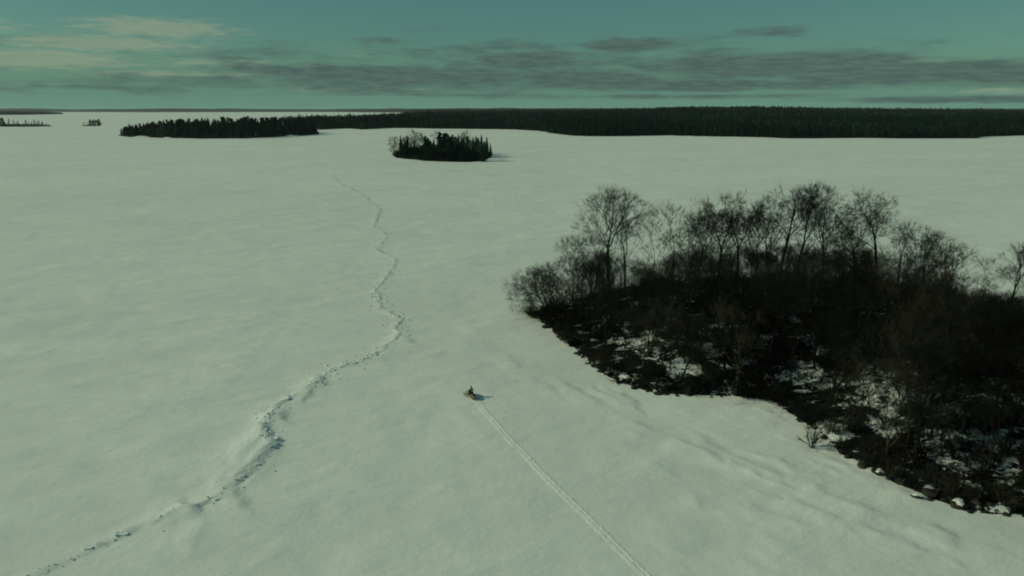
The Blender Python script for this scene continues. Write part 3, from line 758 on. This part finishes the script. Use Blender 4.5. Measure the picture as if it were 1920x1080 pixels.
# ------------------------------------------------------------------ fallen logs
def log_mesh(seed, L, R0):
    r = random.Random(seed); T = TB()
    p = wander(Vector((-L / 2, 0, R0)), Vector((1, 0, 0.02)), L, 7, .05, 0.0, r)
    T.tube(p, [R0 * (1 - .6 * i / 7) for i in range(8)], 7)
    B = TB()
    for k in range(9):
        i = r.randint(3, 7); br = wander(p[i], Vector((.7, r.choice((-1, 1)) * r.uniform(.3, .9), r.uniform(-.05, .8))), L * r.uniform(.1, .3), 4, .15, 0, r)
        B.tube(br, [.05, .04, .03, .02, .01], 4)
        for _ in range(4):
            q = br[r.randint(1, 4)]; B.tube(wander(q, Vector((r.uniform(0, 1), r.uniform(-1, 1), r.uniform(0, .6))), L * .07, 2, .2, 0, r), [.018, .013, .006], 3)
    return T.mesh('trunk', M_BARK, True), B.mesh('branch', M_BARK)
for px, py, ln, ang, lab in [
        (1003, 583, 5.5, 200, 'fallen trunk jutting out onto the snow at the island\'s left tip'), (1195, 645, 6, 25, 'fallen dark log slanting above a snow patch near the left front shore'),
        (1172, 707, 4.5, 175, 'uprooted log with splayed branches lying on the front shore snow'), (1590, 745, 13, 12, 'long fallen log across the snowy glade, rear one'),
        (1560, 752, 11, 5, 'long fallen log across the snowy glade, front one'), (1702, 750, 7, -3, 'short fallen log at the right end of the snowy glade'),
        (1470, 745, 7, -22, 'dark fallen trunk at the bend of the front shore'), (1492, 757, 4, -30, 'broken log lying by the shore below the bend'),
        (1140, 662, 6, 172, 'thin fallen trunk reaching left across the shore snow'), (1690, 800, 6, 35, 'curved fallen bough below the snowy glade'),
        (1320, 680, 6, -35, 'fallen trunk in the dark middle of the wood'), (1850, 770, 8, 20, 'fallen trunk in the right hand thicket')]:
    g = G(px, py, 1.0); z = gz(g.x, g.y); o = obj('fallen_log', None, None, (g.x, g.y, max(z, 0.02) + .1), math.radians(ang))
    for nm, me in zip(('trunk', 'branch'), log_mesh(int(px), ln, .2 if ln > 8 else .16)): obj(nm, me, o)
    tag(o, lab, 'log', 'fallen logs of the near island')

# ------------------------------------------------------------------ shore rocks
def rock_mesh(seed, cap=False):
    r = random.Random(seed); import bmesh
    bm = bmesh.new(); bmesh.ops.create_icosphere(bm, subdivisions=2, radius=.5)
    off = Vector((r.uniform(0, 50), r.uniform(0, 50), 0))
    for v in bm.verts:
        n_ = float(fbm(v.co.x * 2.5 + off.x, v.co.y * 2.5 + v.co.z * 3 + off.y, seed, 3)); v.co *= .65 + .75 * n_
        v.co.z *= .62; v.co.x *= 1.25
    if cap:
        bmesh.ops.delete(bm, geom=[v for v in bm.verts if v.co.z < .13 + .08 * math.sin(v.co.x * 9 + seed)], context='VERTS')
        for v in bm.verts: v.co = v.co * 1.04 + Vector((0, 0, .035))
    me = bpy.data.meshes.new('rock'); bm.to_mesh(me); bm.free(); me.materials.append(M_SNOW if cap else M_ROCK)
    return me
rocks = [rock_mesh(300 + i) for i in range(6)]; caps = [rock_mesh(300 + i, True) for i in range(6)]
def put_rock(x, y, s, k, cap, lab, grp):
    o = obj('rock', rocks[k], None, (x, y, max(gz(x, y), float(lake_h(x, y))) + .08 * s), nrng.uniform(0, 6.28), s)
    if cap: obj('snow_cap', caps[k], o)
    tag(o, lab, 'rock', grp)
for px, py, s, cap, lab in [(1022, 614, 1.3, 0, 'flat dark rock alone on the snow off the island\'s left tip'), (1050, 632, 1.0, 0, 'small dark rock just off the left shore bend'),
        (1234, 739, 1.0, 0, 'round dark rock alone on the snow off the front shore'), (1742, 926, 1.9, 1, 'large dark boulder with a snow cap on the lower right shore'),
        (1718, 934, .9, 1, 'small snow capped rock set forward on the lower right shore'), (1795, 948, 1.4, 1, 'snow capped rock right of the large capped boulder'),
        (1455, 733, 1.6, 0, 'dark boulder at the bend of the front shore'), (1648, 888, 1.2, 1, 'snow topped rock where the lower shore begins to steepen')]:
    g = G(px, py); put_rock(g.x, g.y, s, nrng.randrange(6), cap, lab, None)
cnt = 0
for p in resample(ISLE + [ISLE[0]], .75):
    px, py = to_px(p.x, p.y, 0)
    if px > 1990 or py < 592 or cnt > 210: continue
    if nrng.random() < (.55 if px < 1400 else .9):
        q = p + Vector((nrng.uniform(-.5, .5), nrng.uniform(-.5, 1.2), 0)); left = px < 1450
        lab = 'small dark rock in the broken line along the island\'s left front shore' if left else 'small dark rock in the broken line along the island\'s lower right shore'
        put_rock(q.x, q.y, nrng.uniform(.35, 1.1), nrng.randrange(6), nrng.random() < .04, lab, lab.replace('rock', 'rocks')); cnt += 1

# ------------------------------------------------------------------ the small wooded island in mid lake
MID_PX = [(735, 291), (745, 296), (770, 299), (800, 302), (840, 303.5), (880, 304), (905, 302), (920, 296), (925, 290), (915, 284), (870, 280), (800, 279), (750, 282), (735, 287)]
MID = [G(*p) for p in MID_PX]
midh = land('middle_island_ground', MID, lambda x, y, d: .5 * sstep(d, 0, 3) + 1.6 * sstep(d, 0, 20), 3.0, 'low ground of the small wooded island in mid lake')
def lz(f, x, y): return float(f(np.array([x]), np.array([y]))[0])
mr = random.Random(9)
spr = [conifer(401 + i, 17, 3.7, 17, 9) for i in range(4)]
pin = [clumpy(411 + i, 16, 5.0, 18, 60, M_PINE, .75, .12) for i in range(3)]
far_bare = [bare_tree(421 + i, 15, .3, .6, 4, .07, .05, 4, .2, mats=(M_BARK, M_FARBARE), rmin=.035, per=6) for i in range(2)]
def far_tree(name, pair, px, py, top_py, ph, label, f, group, single=False):
    g = G(px, py, 1.0); z = lz(f, g.x, g.y); v = (540 - top_py) / FPX
    hz = CAM_H + (-SP + v * CP) * g.y / (CP + v * SP); s = max((hz - z) / ph, .25)
    return place(name, pair, g.x, g.y, max(z, -.3) - .2, mr.uniform(0, 6.28), s, label, 'tree', group)
MG = 'trees of the small island in mid lake'
for px, py, tp_, lab in [(893, 292, 254, 'spruce spire at the right end of the small middle island, leftmost of four'), (903, 293, 252, 'spruce spire on the small middle island, second of four at its right end'),
                         (913, 292, 256, 'spruce spire on the small middle island, third of four at its right end'), (920, 289, 268, 'short spruce spire, last at the right tip of the small middle island'),
                         (860, 290, 251, 'single spruce top rising right of centre on the small middle island'), (752, 291, 253, 'dark spruce near the left end of the small middle island'),
                         (765, 292, 255, 'second dark spruce near the left end of the small middle island')]:
    far_tree('spruce_tree', mr.choice(spr), px, py, tp_, 16.8, lab, midh, MG)
for px, py, tp_, lab in [(738, 290, 257, 'pale bare tree at the left tip of the small middle island'), (737, 291, 275, 'low bare bush like tree at the left tip of the small middle island'),
                         (777, 288, 246, 'taller pale bare tree on the left of the small middle island'), (787, 290, 252, 'pale bare tree between the left spruces and the dark centre of the middle island'),
                         (882, 288, 248, 'pale bare tree behind the spruce spires of the middle island'), (820, 286, 247, 'pale bare tree top over the dark centre of the middle island')]:
    far_tree('bare_tree', mr.choice(far_bare), px, py, tp_, 15, lab, midh, MG)
for k in range(140):
    px = mr.uniform(746, 916); py = mr.uniform(284, 301)
    top = np.interp(px, [735, 760, 780, 805, 830, 850, 870, 890, 905, 925], [272, 258, 256, 249, 247, 251, 255, 254, 258, 270]) + mr.uniform(0, 17)
    if py > 293: top += 8
    if px < 790 and py > 294.5: continue
    if mr.random() < .62 and 795 < px < 880:
        far_tree('pine_tree', mr.choice(pin), px, py, top, 15.4, 'dark round crowned pine in the dense centre of the small middle island', midh, 'dark pines massed on the small middle island')
    elif mr.random() < .6:
        far_tree('spruce_tree', mr.choice(spr), px, py, top, 16.8, 'dark spruce crowded into the small middle island', midh, 'dark spruces crowded on the small middle island')
    else:
        far_tree('bare_tree', mr.choice(far_bare), px, py, top, 15, 'bare grey tree among the evergreens of the small middle island', midh, 'bare trees among evergreens on the small middle island')

# ------------------------------------------------------------------ the long island at the left
LOWP = lambda i: joined(conifer(501 + i, 17, 4.2, 9, 5))
far_sp = [LOWP(i) for i in range(4)]
far_pi = [joined(clumpy(511 + i, 16, 5.0, 10, 26, M_PINE, 1.3, .12, False)) for i in range(3)]
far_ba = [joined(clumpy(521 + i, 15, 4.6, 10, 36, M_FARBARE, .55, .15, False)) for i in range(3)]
LEFT_PX = [(221, 254), (240, 257), (300, 258.5), (380, 260), (450, 259.5), (520, 257), (570, 254), (598, 252), (598, 248), (560, 244), (480, 241), (380, 241), (300, 244), (240, 248)]
LEFT = [G(*p) for p in LEFT_PX]
lefth = land('long_island_ground', LEFT, lambda x, y, d: 1.0 * sstep(d, 0, 8) + 5.0 * sstep(d, 0, 90), 9.0, 'low ground of the long dark island at the left')
lr = random.Random(21)
for k in range(270):
    px = lr.uniform(224, 597); f = lr.random() ** 1.4
    front = np.interp(px, [221, 300, 380, 450, 520, 598], [254.5, 258, 259.3, 258.8, 256, 251]); back = np.interp(px, [221, 300, 400, 598], [252, 247, 243, 247])
    py = front + (back - front) * f - .3
    top = np.interp(px, [221, 245, 260, 300, 340, 400, 450, 520, 560, 598], [242, 232, 229, 224, 221, 219, 218, 218, 219, 224]) + lr.uniform(-1, 5) + (1 - f) * 4
    if (250 < px < 272 or 308 < px < 318) and f < .35: continue
    left = px < 330
    if left and lr.random() < .35: kind, pr, ph = 'bare_tree', far_ba, 15
    elif lr.random() < .6: kind, pr, ph = 'spruce_tree', far_sp, 16.8
    else: kind, pr, ph = 'pine_tree', far_pi, 15.4
    lab = {'bare_tree': 'grey bare crowned tree on the long left hand island', 'spruce_tree': 'dark spruce on the long left hand island', 'pine_tree': 'dark round crowned pine on the long left hand island'}[kind]
    far_tree(kind, [lr.choice(pr)], px, py, top, ph, lab, lefth, lab.replace('tree', 'trees').replace('spruce', 'spruces').replace('pine', 'pines'))

for px, py, wd, ht in ((265, 257.6, 14, 2.6), (314, 259.4, 9, 2.2), (543, 254.6, 16, 3.2)):
    g = G(px, py)
    f_ = lambda x, y: ht * np.exp(-((x / wd) ** 2 + (y / (wd * 1.3)) ** 2) * 1.6) * (.8 + .4 * fbm(x / 4, y / 4, int(px), 3)) - .25
    q = np.arange(-wd * 1.5, wd * 1.5, 1.2)
    tag(obj('snow_bank', grid_mesh('snow_bank', q, q, f_, M_SNOW), None, (g.x, g.y, 0)), 'white snow bank on the shore of the long left island', None, None, 'structure')
# small islets at far left
IS1 = [G(*p) for p in [(-60, 238), (0, 237.5), (60, 237.5), (104, 236.5), (70, 234.5), (0, 234), (-60, 234)]]
is1h = land('far_left_islet_ground', IS1, lambda x, y, d: 1.2 * sstep(d, 0, 12) + 2 * sstep(d, 0, 60), 12.0, 'low islet ground at the far left')
IS2 = [G(*p) for p in [(150, 236.2), (170, 236.6), (189, 236.2), (186, 234.8), (155, 234.8)]]
is2h = land('tiny_islet_ground', IS2, lambda x, y, d: 1.0 * sstep(d, 0, 12), 8.0, 'tiny islet ground left of the long island')
for k in range(30):
    px = lr.uniform(-55, 92); py = lr.uniform(234.8, 236.6); gapd = .0
    dk = px < 15 or 34 < px < 44
    far_tree('bare_tree', [lr.choice(far_pi if dk else far_ba)], px, py, (220 if px < 12 else 226 if dk else 222) + lr.uniform(0, 6) + max(0, px - 70) * .25, 15.3,
             'dark tree on the low islet at the far left edge' if dk else 'pale bare tree on the low islet at the far left edge', is1h,
             'dark trees on the far left islet' if dk else 'pale bare trees on the far left islet')
for px in (158, 164, 169, 171, 174, 177, 180, 183, 186, 187):
    far_tree('bare_tree' if px < 166 else 'pine_tree', [lr.choice(far_ba if px < 166 else far_pi)], px, 235.6, (228 if px < 166 else 224) + lr.uniform(0, 2), 15.3,
             'faint bare tree at the left end of the tiny islet' if px < 166 else 'dark tree in the small clump on the tiny islet', is2h,
             'faint bare trees on the tiny islet' if px < 166 else 'dark trees clumped on the tiny islet')
n = 260; sx = R_.uniform(-60, 95, n); pts = []
for a in sx:
    g = G(a, R_.uniform(235.8, 237.4)); pts.append((g.x, g.y, max(0, lz(is1h, g.x, g.y))))
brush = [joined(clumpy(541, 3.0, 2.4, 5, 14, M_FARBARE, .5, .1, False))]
mb = []
while len(mb) < 420:
    g = G(mr.uniform(738, 922), mr.uniform(281, 303.5), 0)
    if sdist(np.array([g.x]), np.array([g.y]), MID)[0] > 1: mb.append((g.x, g.y, lz(midh, g.x, g.y)))
brush_m = [joined(clumpy(545, 3.6, 2.6, 6, 26, M_PINE, .5, .05, False)), joined(clumpy(546, 3.2, 2.6, 6, 26, M_TWIG, .4, .05, False))]
scatter('island_brush', mb, R_.uniform(.5, 1.2, 420), R_.uniform(0, 6.28, 420), R_.integers(0, 2, 420), brush_m, 'low dark brush covering the small middle island')
lb = []
while len(lb) < 700:
    g = G(mr.uniform(222, 598), mr.uniform(242, 259.5), 0)
    if sdist(np.array([g.x]), np.array([g.y]), LEFT)[0] > 6: lb.append((g.x, g.y, lz(lefth, g.x, g.y)))
scatter('island_wood', lb, R_.uniform(.35, .95, 700), R_.uniform(0, 6.28, 700), R_.integers(0, 7, 700), far_sp + far_pi, 'dark woods filling the long left hand island')
scatter('shore_brush', pts, R_.uniform(.6, 1.4, n), R_.uniform(0, 6.28, n), np.zeros(n, int), brush, 'low dark brush along the shore of the far left islet')

# ------------------------------------------------------------------ forest on the far shore
FRONT_PX = [(600, 243.5), (625, 241.5), (650, 241), (678, 243), (700, 242), (730, 240), (780, 240.5), (830, 241.5), (900, 242), (960, 243), (1015, 246), (1035, 250), (1075, 255), (1120, 256), (1180, 255.5), (1250, 254),
            (1330, 256), (1420, 257.5), (1480, 260), (1540, 259.5), (1620, 259), (1700, 260), (1830, 259.5), (1850, 256.5), (1925, 254), (2100, 256), (2500, 262)]
FOREST = [G(*p) for p in FRONT_PX] + [Vector((6500, 3500, 0)), Vector((8200, 10500, 0)), Vector((2000, 11000, 0)), Vector((-900, 9500, 0)), Vector((-1100, 7000, 0)), Vector((-500, 4300, 0)), Vector((-640, 2900, 0)), Vector((-800, 2450, 0))]
def for_h(x, y, d):
    return 1.0 * sstep(d, 0, 12) + 5 * sstep(d, 0, 250) + sstep(d, 150, 2600) * (52 * (fbm(x / 700, y / 1400, 61, 3) - .42) + np.interp(x / np.maximum(y, 1) * FPX / 1.0325 + 960, [600, 700, 1000, 1250, 1500, 1920], [0, 10, 20, 30, 18, 0]))
fxs = [p.x for p in FOREST]; fys = [p.y for p in FOREST]
def forf(x, y):
    d = sdist(x, y, FOREST) + (fbm(x / 60, y / 60, 51, 3) - .5) * 24
    return np.where(d > 0, for_h(x, y, d), -np.minimum(-d * 0.3, 1.5)) - 0.05
gx = np.array(list(np.arange(-1300, 1500, 22)) + grow(1500, 9000, 40, 1.04)); gy = np.array(list(np.arange(900, 1900, 18)) + grow(1900, 11500, 30, 1.05))
tag(obj('far_shore_ground', grid_mesh('far_shore_ground', gx, gy, forf, M_FARFLOOR)), 'rising wooded ground along the far shore', None, None, 'structure')
fr = random.Random(31)
edge = []
for a, b in zip(FRONT_PX[:-1], FRONT_PX[1:]):
    if a[0] > 1925: break
    A, B = G(*a), G(*b); L = (B - A).length; nn = max(1, int(L / 7.6))
    for i in range(nn): edge.append(A.lerp(B, (i + fr.random()) / nn))
edge_pts = []
for p in edge[:300]:
    pxx, _ = to_px(p.x, p.y, 0)
    q = p + Vector((fr.uniform(-3, 3), fr.uniform(5, 16), 0)); z = lz(forf, q.x, q.y)
    kd = fr.random(); H = fr.uniform(9, 17) + 5 * float(vn(p.x / 45, p.y / 45, 77))
    pale = 1380 < pxx < 1520 or 980 < pxx < 1050
    if kd < (.22 if pale else .05): nm, me, ph, lab = 'bare_tree', fr.choice(far_ba), 15, 'bare grey tree in the front row of the far shore forest'
    elif kd < .6: nm, me, ph, lab = 'spruce_tree', fr.choice(far_sp), 17, 'dark spruce in the front row of the far shore forest'
    else: nm, me, ph, lab = 'pine_tree', fr.choice(far_pi), 16, 'dark round crowned pine in the front row of the far shore forest'
    place(nm, [me], q.x, q.y, max(z, 0) - .2, fr.uniform(0, 6.28), H / ph, lab, 'tree', {'bare_tree': 'bare trees fronting the far forest', 'spruce_tree': 'spruces fronting the far forest', 'pine_tree': 'pines fronting the far forest'}[nm])
P_ = []; S_ = []
def fill(x0, x1, y0, y1, sp, s0, s1, dmin):
    xs_ = np.arange(x0, x1, sp); ys_ = np.arange(y0, y1, sp); XX, YY = np.meshgrid(xs_, ys_)
    XX = (XX + R_.uniform(-.6, .6, XX.shape) * sp).ravel(); YY = (YY + R_.uniform(-.6, .6, YY.shape) * sp).ravel()
    ok = (np.abs(XX) < YY * .80 + 150); XX = XX[ok]; YY = YY[ok]
    d = sdist(XX, YY, FOREST); ok = d > dmin; XX = XX[ok]; YY = YY[ok]
    ok = (fbm(XX / 120, YY / 120, 71, 3) > .36) | (R_.random(len(XX)) < .75) if y0 < 3000 else np.ones(len(XX), bool)
    XX = XX[ok]; YY = YY[ok]; ZZ = forf(XX, YY)
    P_.append(np.stack([XX, YY, ZZ - .3], 1)); S_.append(R_.uniform(s0, s1, len(XX)) * (0.50 + 1.0 * fbm(XX / 60, YY / 90, 73, 3)))
fill(-1000, 1400, 1000, 1500, 8.0, .7, 1.2, 14)
fill(-1300, 2100, 1500, 2300, 12, .8, 1.3, 6)
fill(-1300, 3300, 2300, 4000, 20, 1.0, 1.45, 6)
fill(-1300, 8500, 4000, 10500, 42, 1.0, 2.0, 6)
PP = np.concatenate(P_); SS = np.concatenate(S_); NN = len(PP)
u = R_.random(NN); clus = fbm(PP[:, 0] / 160, PP[:, 1] / 260, 75, 3)
dfo = sdist(PP[:, 0], PP[:, 1], FOREST); u = np.where(dfo < 60, u * .72, u); clus = np.where(dfo < 60, .5, clus - .08)
pick = np.where(u < .35, R_.integers(0, 4, NN), np.where(u < .74 + 1.9 * (clus - .5), R_.integers(4, 7, NN), R_.integers(7, 10, NN)))
scatter('forest', PP, SS, R_.uniform(0, 6.28, NN), pick, far_sp + far_pi + far_ba, 'dense dark forest covering the far shore to the horizon')

# far low shore along the horizon, and the dark point at the upper left
def low_land(name, P, step, h, label, wood_label, sp, s):
    f = land(name, P, lambda x, y, d: h * sstep(d, 0, 400) * (0.5 + fbm(x / 800, y / 800, 81, 2)), step, label)
    bx = [p.x for p in P]; by = [p.y for p in P]
    XX, YY = np.meshgrid(np.arange(min(bx), max(bx), sp), np.arange(min(by), max(by), sp)); XX = XX.ravel() + R_.uniform(-.5, .5, XX.size) * sp; YY = YY.ravel() + R_.uniform(-.5, .5, YY.size) * sp
    ok = sdist(XX, YY, P) > sp * .3; XX = XX[ok]; YY = YY[ok]; n_ = len(XX)
    scatter(name.replace('ground', 'wood'), np.stack([XX, YY, np.maximum(f(XX, YY), 0)], 1), R_.uniform(.7, 1.1, n_) * s, R_.uniform(0, 6.28, n_), R_.integers(0, 7, n_), far_sp + far_pi, wood_label)
PT = [G(*p) for p in [(-260, 217), (-60, 216), (60, 215.2), (100, 214.4), (122, 214)]] + [G(80, 211.8), G(-60, 211.2), G(-300, 211.5)]
low_land('far_point_ground', PT, 60, 7, 'low dark point of land at the upper left', 'dark wood on the low point at the upper left', 26, 1.15)
HZ = [Vector((x, y + 700 * math.sin(x * .0011) + 300 * math.sin(x * .0041), 0)) for x, y in [(-16000, 13000), (-12000, 13600), (-9000, 14200), (-6500, 13900), (-4000, 14300), (-2500, 12800), (-1500, 11800), (0, 11500), (5000, 12000), (12000, 13000)]]
HZ += [Vector((12500, 16500, 0)), Vector((-17000, 16500, 0))]
low_land('horizon_shore_ground', HZ, 260, 42, 'low wooded shore along the horizon', 'thin line of woods along the horizon', 62, 1.4)

# ------------------------------------------------------------------ snowmobile and rider
M_HOOD = simple('tan_brown_paint', (0.13, 0.085, 0.04), 0.35, .15, 4)
M_BLK = simple('black_plastic', (0.012, 0.013, 0.013), 0.5, .2, 5)
M_RUB = simple('black_rubber', (0.02, 0.02, 0.02), 0.8, .2, 8)
M_MET = simple('dull_metal', (0.35, 0.34, 0.30), 0.4, .1, 5, metal=.8)
M_TAN = simple('tan_canvas', (0.26, 0.22, 0.14), 0.9, .2, 5)
M_RED = simple('red_lens', (0.35, 0.02, 0.02), 0.3, .1, 5)
M_CLOTH = simple('dark_snow_suit', (0.015, 0.018, 0.016), 0.95, .3, 6, bump=.3, spec=.1)
M_HELM = simple('black_helmet', (0.012, 0.012, 0.013), 0.25, .1, 3)
M_GLASS = simple('smoked_windshield', (0.03, 0.035, 0.035), 0.1, .1, 3)
def loft(name, secs, mat, parent, cap=True):
    """secs: list of (y, [(x, z), ...]) rings"""
    V = []; F = []; n_ = len(secs[0][1])
    for y, ring in secs: V += [(x, y, z) for x, z in ring]
    for i in range(len(secs) - 1):
        for j in range(n_): a = i * n_ + j; b = i * n_ + (j + 1) % n_; F.append((a, b, b + n_, a + n_))
    if cap: F.append(tuple(range(n_))[::-1]); F.append(tuple(range((len(secs) - 1) * n_, len(secs) * n_)))
    o = obj(name, mesh(name, V, F, mat), parent)
    b = o.modifiers.new('bevel', 'BEVEL'); b.width = .02; b.segments = 2; return o
def ring(w0, z0, w1, z1): return [(-w0, z0), (w0, z0), (w1, (z0 * .35 + z1 * .65)), (w1 * .7, z1), (-w1 * .7, z1), (-w1, (z0 * .35 + z1 * .65))]
gS = G(883.5, 744.5); A_, B_ = G(888, 748), G(871.5, 734.5)
hd = (B_ - A_); heading = math.atan2(-hd.x, hd.y)
sz = float(lake_h(gS.x, gS.y))
sm = obj('snowmobile', None, None, (gS.x, gS.y, sz + .02), heading)
tag(sm, 'brown and tan snowmobile driving away across the snow with its rider', 'snowmobile')
loft('hood', [(.25, ring(.30, .32, .40, .80)), (.55, ring(.36, .28, .46, .84)), (.95, ring(.38, .25, .44, .72)), (1.25, ring(.30, .24, .34, .55)), (1.48, ring(.14, .28, .18, .42))], M_HOOD, sm)
loft('tunnel', [(-1.45, ring(.24, .38, .25, .50)), (.35, ring(.24, .34, .26, .54))], M_TAN, sm)
loft('seat', [(-1.15, ring(.19, .51, .20, .82)), (-.6, ring(.20, .51, .21, .76)), (.0, ring(.20, .51, .20, .72)), (.3, ring(.16, .53, .14, .80))], M_BLK, sm)
for s in (-1, 1): loft('running_board', [(-1.0, [(s * .26, .30), (s * .46, .30), (s * .46, .33), (s * .26, .33)][::s]), (.35, [(s * .26, .28), (s * .46, .28), (s * .46, .31), (s * .26, .31)][::s])], M_MET, sm)
ov = []
for k in range(24):
    a = 2 * math.pi * k / 24; cy_ = -.45 + (.75 if math.cos(a) > 0 else -.75) + math.cos(a) * .17; ov.append((cy_, .19 + math.sin(a) * .17))
V = [(-.19, y, z) for y, z in ov] + [(.19, y, z) for y, z in ov]; F = [tuple(range(24))[::-1], tuple(range(24, 48))] + [(k, (k + 1) % 24, (k + 1) % 24 + 24, k + 24) for k in range(24)]
tk = obj('track_belt', mesh('track_belt', V, F, M_RUB), sm)
for s in (-1, 1):
    sk = TB(); P0 = [Vector((s * .5, y, z)) for y, z in ((.35, .05), (.5, .03), (.9, .03), (1.25, .04), (1.45, .12), (1.55, .25))]
    Vs = []; 
    for p in P0: Vs += [(p.x - .07, p.y, p.z), (p.x + .07, p.y, p.z), (p.x + .07, p.y, p.z + .03), (p.x - .07, p.y, p.z + .03)]
    Fs = [(0, 1, 2, 3), tuple(range(20, 24))[::-1]]
    for i in range(5):
        for j in range(4): a = i * 4 + j; b = i * 4 + (j + 1) % 4; Fs.append((b, a, a + 4, b + 4))
    so = obj('ski', mesh('ski', Vs, Fs, M_HOOD), sm)
    st = TB(); st.tube([Vector((s * .5, .95, .05)), Vector((s * .46, .9, .30)), Vector((s * .30, .85, .42))], [.03, .03, .035], 6); st.tube([Vector((s * .5, .95, .12)), Vector((s * .25, 1.0, .28))], [.02, .02], 5)
    obj('spindle', st.mesh('spindle', M_BLK), so)
ws = []
for k in range(7):
    a = -1.1 + 2.2 * k / 6; ws += [(math.sin(a) * .34, .40 + math.cos(a) * .30, .78), (math.sin(a) * .28, .22 + math.cos(a) * .22, 1.10)]
wo_ = obj('windshield', mesh('windshield', ws, [(2 * k, 2 * k + 2, 2 * k + 3, 2 * k + 1) for k in range(6)], M_GLASS), sm)
wo_.modifiers.new('thick', 'SOLIDIFY').thickness = .012
hb = TB(); hb.tube([Vector((-.38, .12, 1.0)), Vector((-.2, .2, .98)), Vector((.2, .2, .98)), Vector((.38, .12, 1.0))], [.022] * 4, 6); hb.tube([Vector((0, .3, .75)), Vector((0, .2, .98))], [.03, .03], 6)
obj('handlebar', hb.mesh('handlebar', M_BLK), sm)
loft('rear_rack', [(-1.5, [(-.22, .56), (.22, .56), (.22, .60), (-.22, .60)]), (-1.18, [(-.22, .54), (.22, .54), (.22, .58), (-.22, .58)])], M_MET, sm)
loft('snow_flap', [(-1.50, [(-.22, .12), (.22, .12), (.22, .42), (-.22, .42)]), (-1.47, [(-.22, .12), (.22, .12), (.22, .42), (-.22, .42)])], M_TAN, sm)
loft('tail_light', [(-1.19, [(-.08, .72), (.08, .72), (.08, .78), (-.08, .78)]), (-1.15, [(-.08, .72), (.08, .72), (.08, .78), (-.08, .78)])], M_RED, sm)

def person_mesh():
    V = []; E = []; Rr = []
    def v(p, r): V.append(p); Rr.append(r); return len(V) - 1
    def chain(a, pts):
        for p, r in pts: b = v(p, r); E.append((a, b)); a = b
        return a
    pel = v((0, -.30, .88), .17); sp = chain(pel, [((0, -.26, 1.06), .155)]); ch = chain(sp, [((0, -.17, 1.28), .175)]); nk = chain(ch, [((0, -.10, 1.44), .07), ((0, -.06, 1.53), .075), ((0, -.05, 1.64), .11), ((0, -.05, 1.72), .09)])
    for s in (-1, 1):
        sh = chain(ch, [((s * .19, -.14, 1.36), .085), ((s * .33, -.04, 1.14), .062), ((s * .36, .10, 1.02), .042), ((s * .35, .16, 1.02), .04)])
        for k in range(4): chain(sh, [((s * (.31 + k * .024), .205, 1.035), .014), ((s * (.31 + k * .024), .215, 1.0 + .003 * k), .012), ((s * (.31 + k * .024), .185, .975), .011)])
        chain(sh, [((s * .31, .17, 1.0), .015), ((s * .30, .165, .975), .012)])
        hp = chain(pel, [((s * .14, -.20, .86), .115), ((s * .31, .16, .80), .085), ((s * .36, .0, .50), .062), ((s * .36, -.03, .385), .055), ((s * .37, .13, .36), .05)])
    me = bpy.data.meshes.new('person'); me.from_pydata(V, E, []); o = bpy.data.objects.new('tmp', me); col.objects.link(o)
    md = o.modifiers.new('skin', 'SKIN')
    for i, sv in enumerate(me.skin_vertices[0].data): sv.radius = (Rr[i], Rr[i]); sv.use_root = (i == 0)
    o.modifiers.new('sub', 'SUBSURF').levels = 1
    dg = bpy.context.evaluated_depsgraph_get(); m2 = bpy.data.meshes.new_from_object(o.evaluated_get(dg)); bpy.data.objects.remove(o)
    m2.name = 'person'; m2.materials.clear(); m2.materials.append(M_CLOTH)
    m2.polygons.foreach_set('use_smooth', np.ones(len(m2.polygons), bool)); return m2
pr = obj('person', person_mesh(), None, (gS.x, gS.y, sz + .02), heading)
tag(pr, 'rider in dark snow suit and black helmet seated on the snowmobile gripping its handlebar', 'person')
import bmesh
def ell(name, c_, r3, mat, parent, cut=None):
    bm = bmesh.new(); bmesh.ops.create_uvsphere(bm, u_segments=16, v_segments=12, radius=1)
    for v_ in bm.verts: v_.co = Vector((v_.co.x * r3[0] + c_[0], v_.co.y * r3[1] + c_[1], v_.co.z * r3[2] + c_[2]))
    me = bpy.data.meshes.new(name); bm.to_mesh(me); bm.free(); me.materials.append(mat); me.polygons.foreach_set('use_smooth', np.ones(len(me.polygons), bool))
    return obj(name, me, parent)
he = ell('helmet', (0, -.05, 1.66), (.135, .165, .155), M_HELM, pr)
ell('visor', (0, .045, 1.65), (.10, .08, .07), M_GLASS, he)
ell('backpack', (0, -.40, 1.22), (.15, .10, .22), M_TAN, pr)

# ------------------------------------------------------------------ haze
b0 = (-18500, -300, -3); b1 = (13500, 17500, 60)
V = [(x, y, z) for z in (b0[2], b1[2]) for y in (b0[1], b1[1]) for x in (b0[0], b1[0])]
hz_m = bpy.data.materials.new('haze_air'); hz_m.use_nodes = True; t = NT(hz_m.node_tree); t.n.clear()
pv = t.node('ShaderNodeVolumePrincipled'); pv.inputs['Color'].default_value = (.85, .92, 1, 1); pv.inputs['Density'].default_value = 1.4e-5; pv.inputs['Anisotropy'].default_value = 0.2
ou = t.node('ShaderNodeOutputMaterial'); t.l.new(pv.outputs[0], ou.inputs['Volume'])
hzo = obj('haze', mesh('haze', V, [(0, 2, 3, 1), (4, 5, 7, 6), (0, 1, 5, 4), (1, 3, 7, 5), (3, 2, 6, 7), (2, 0, 4, 6)], hz_m))
tag(hzo, 'thin cold haze over the lake', None, None, 'stuff')
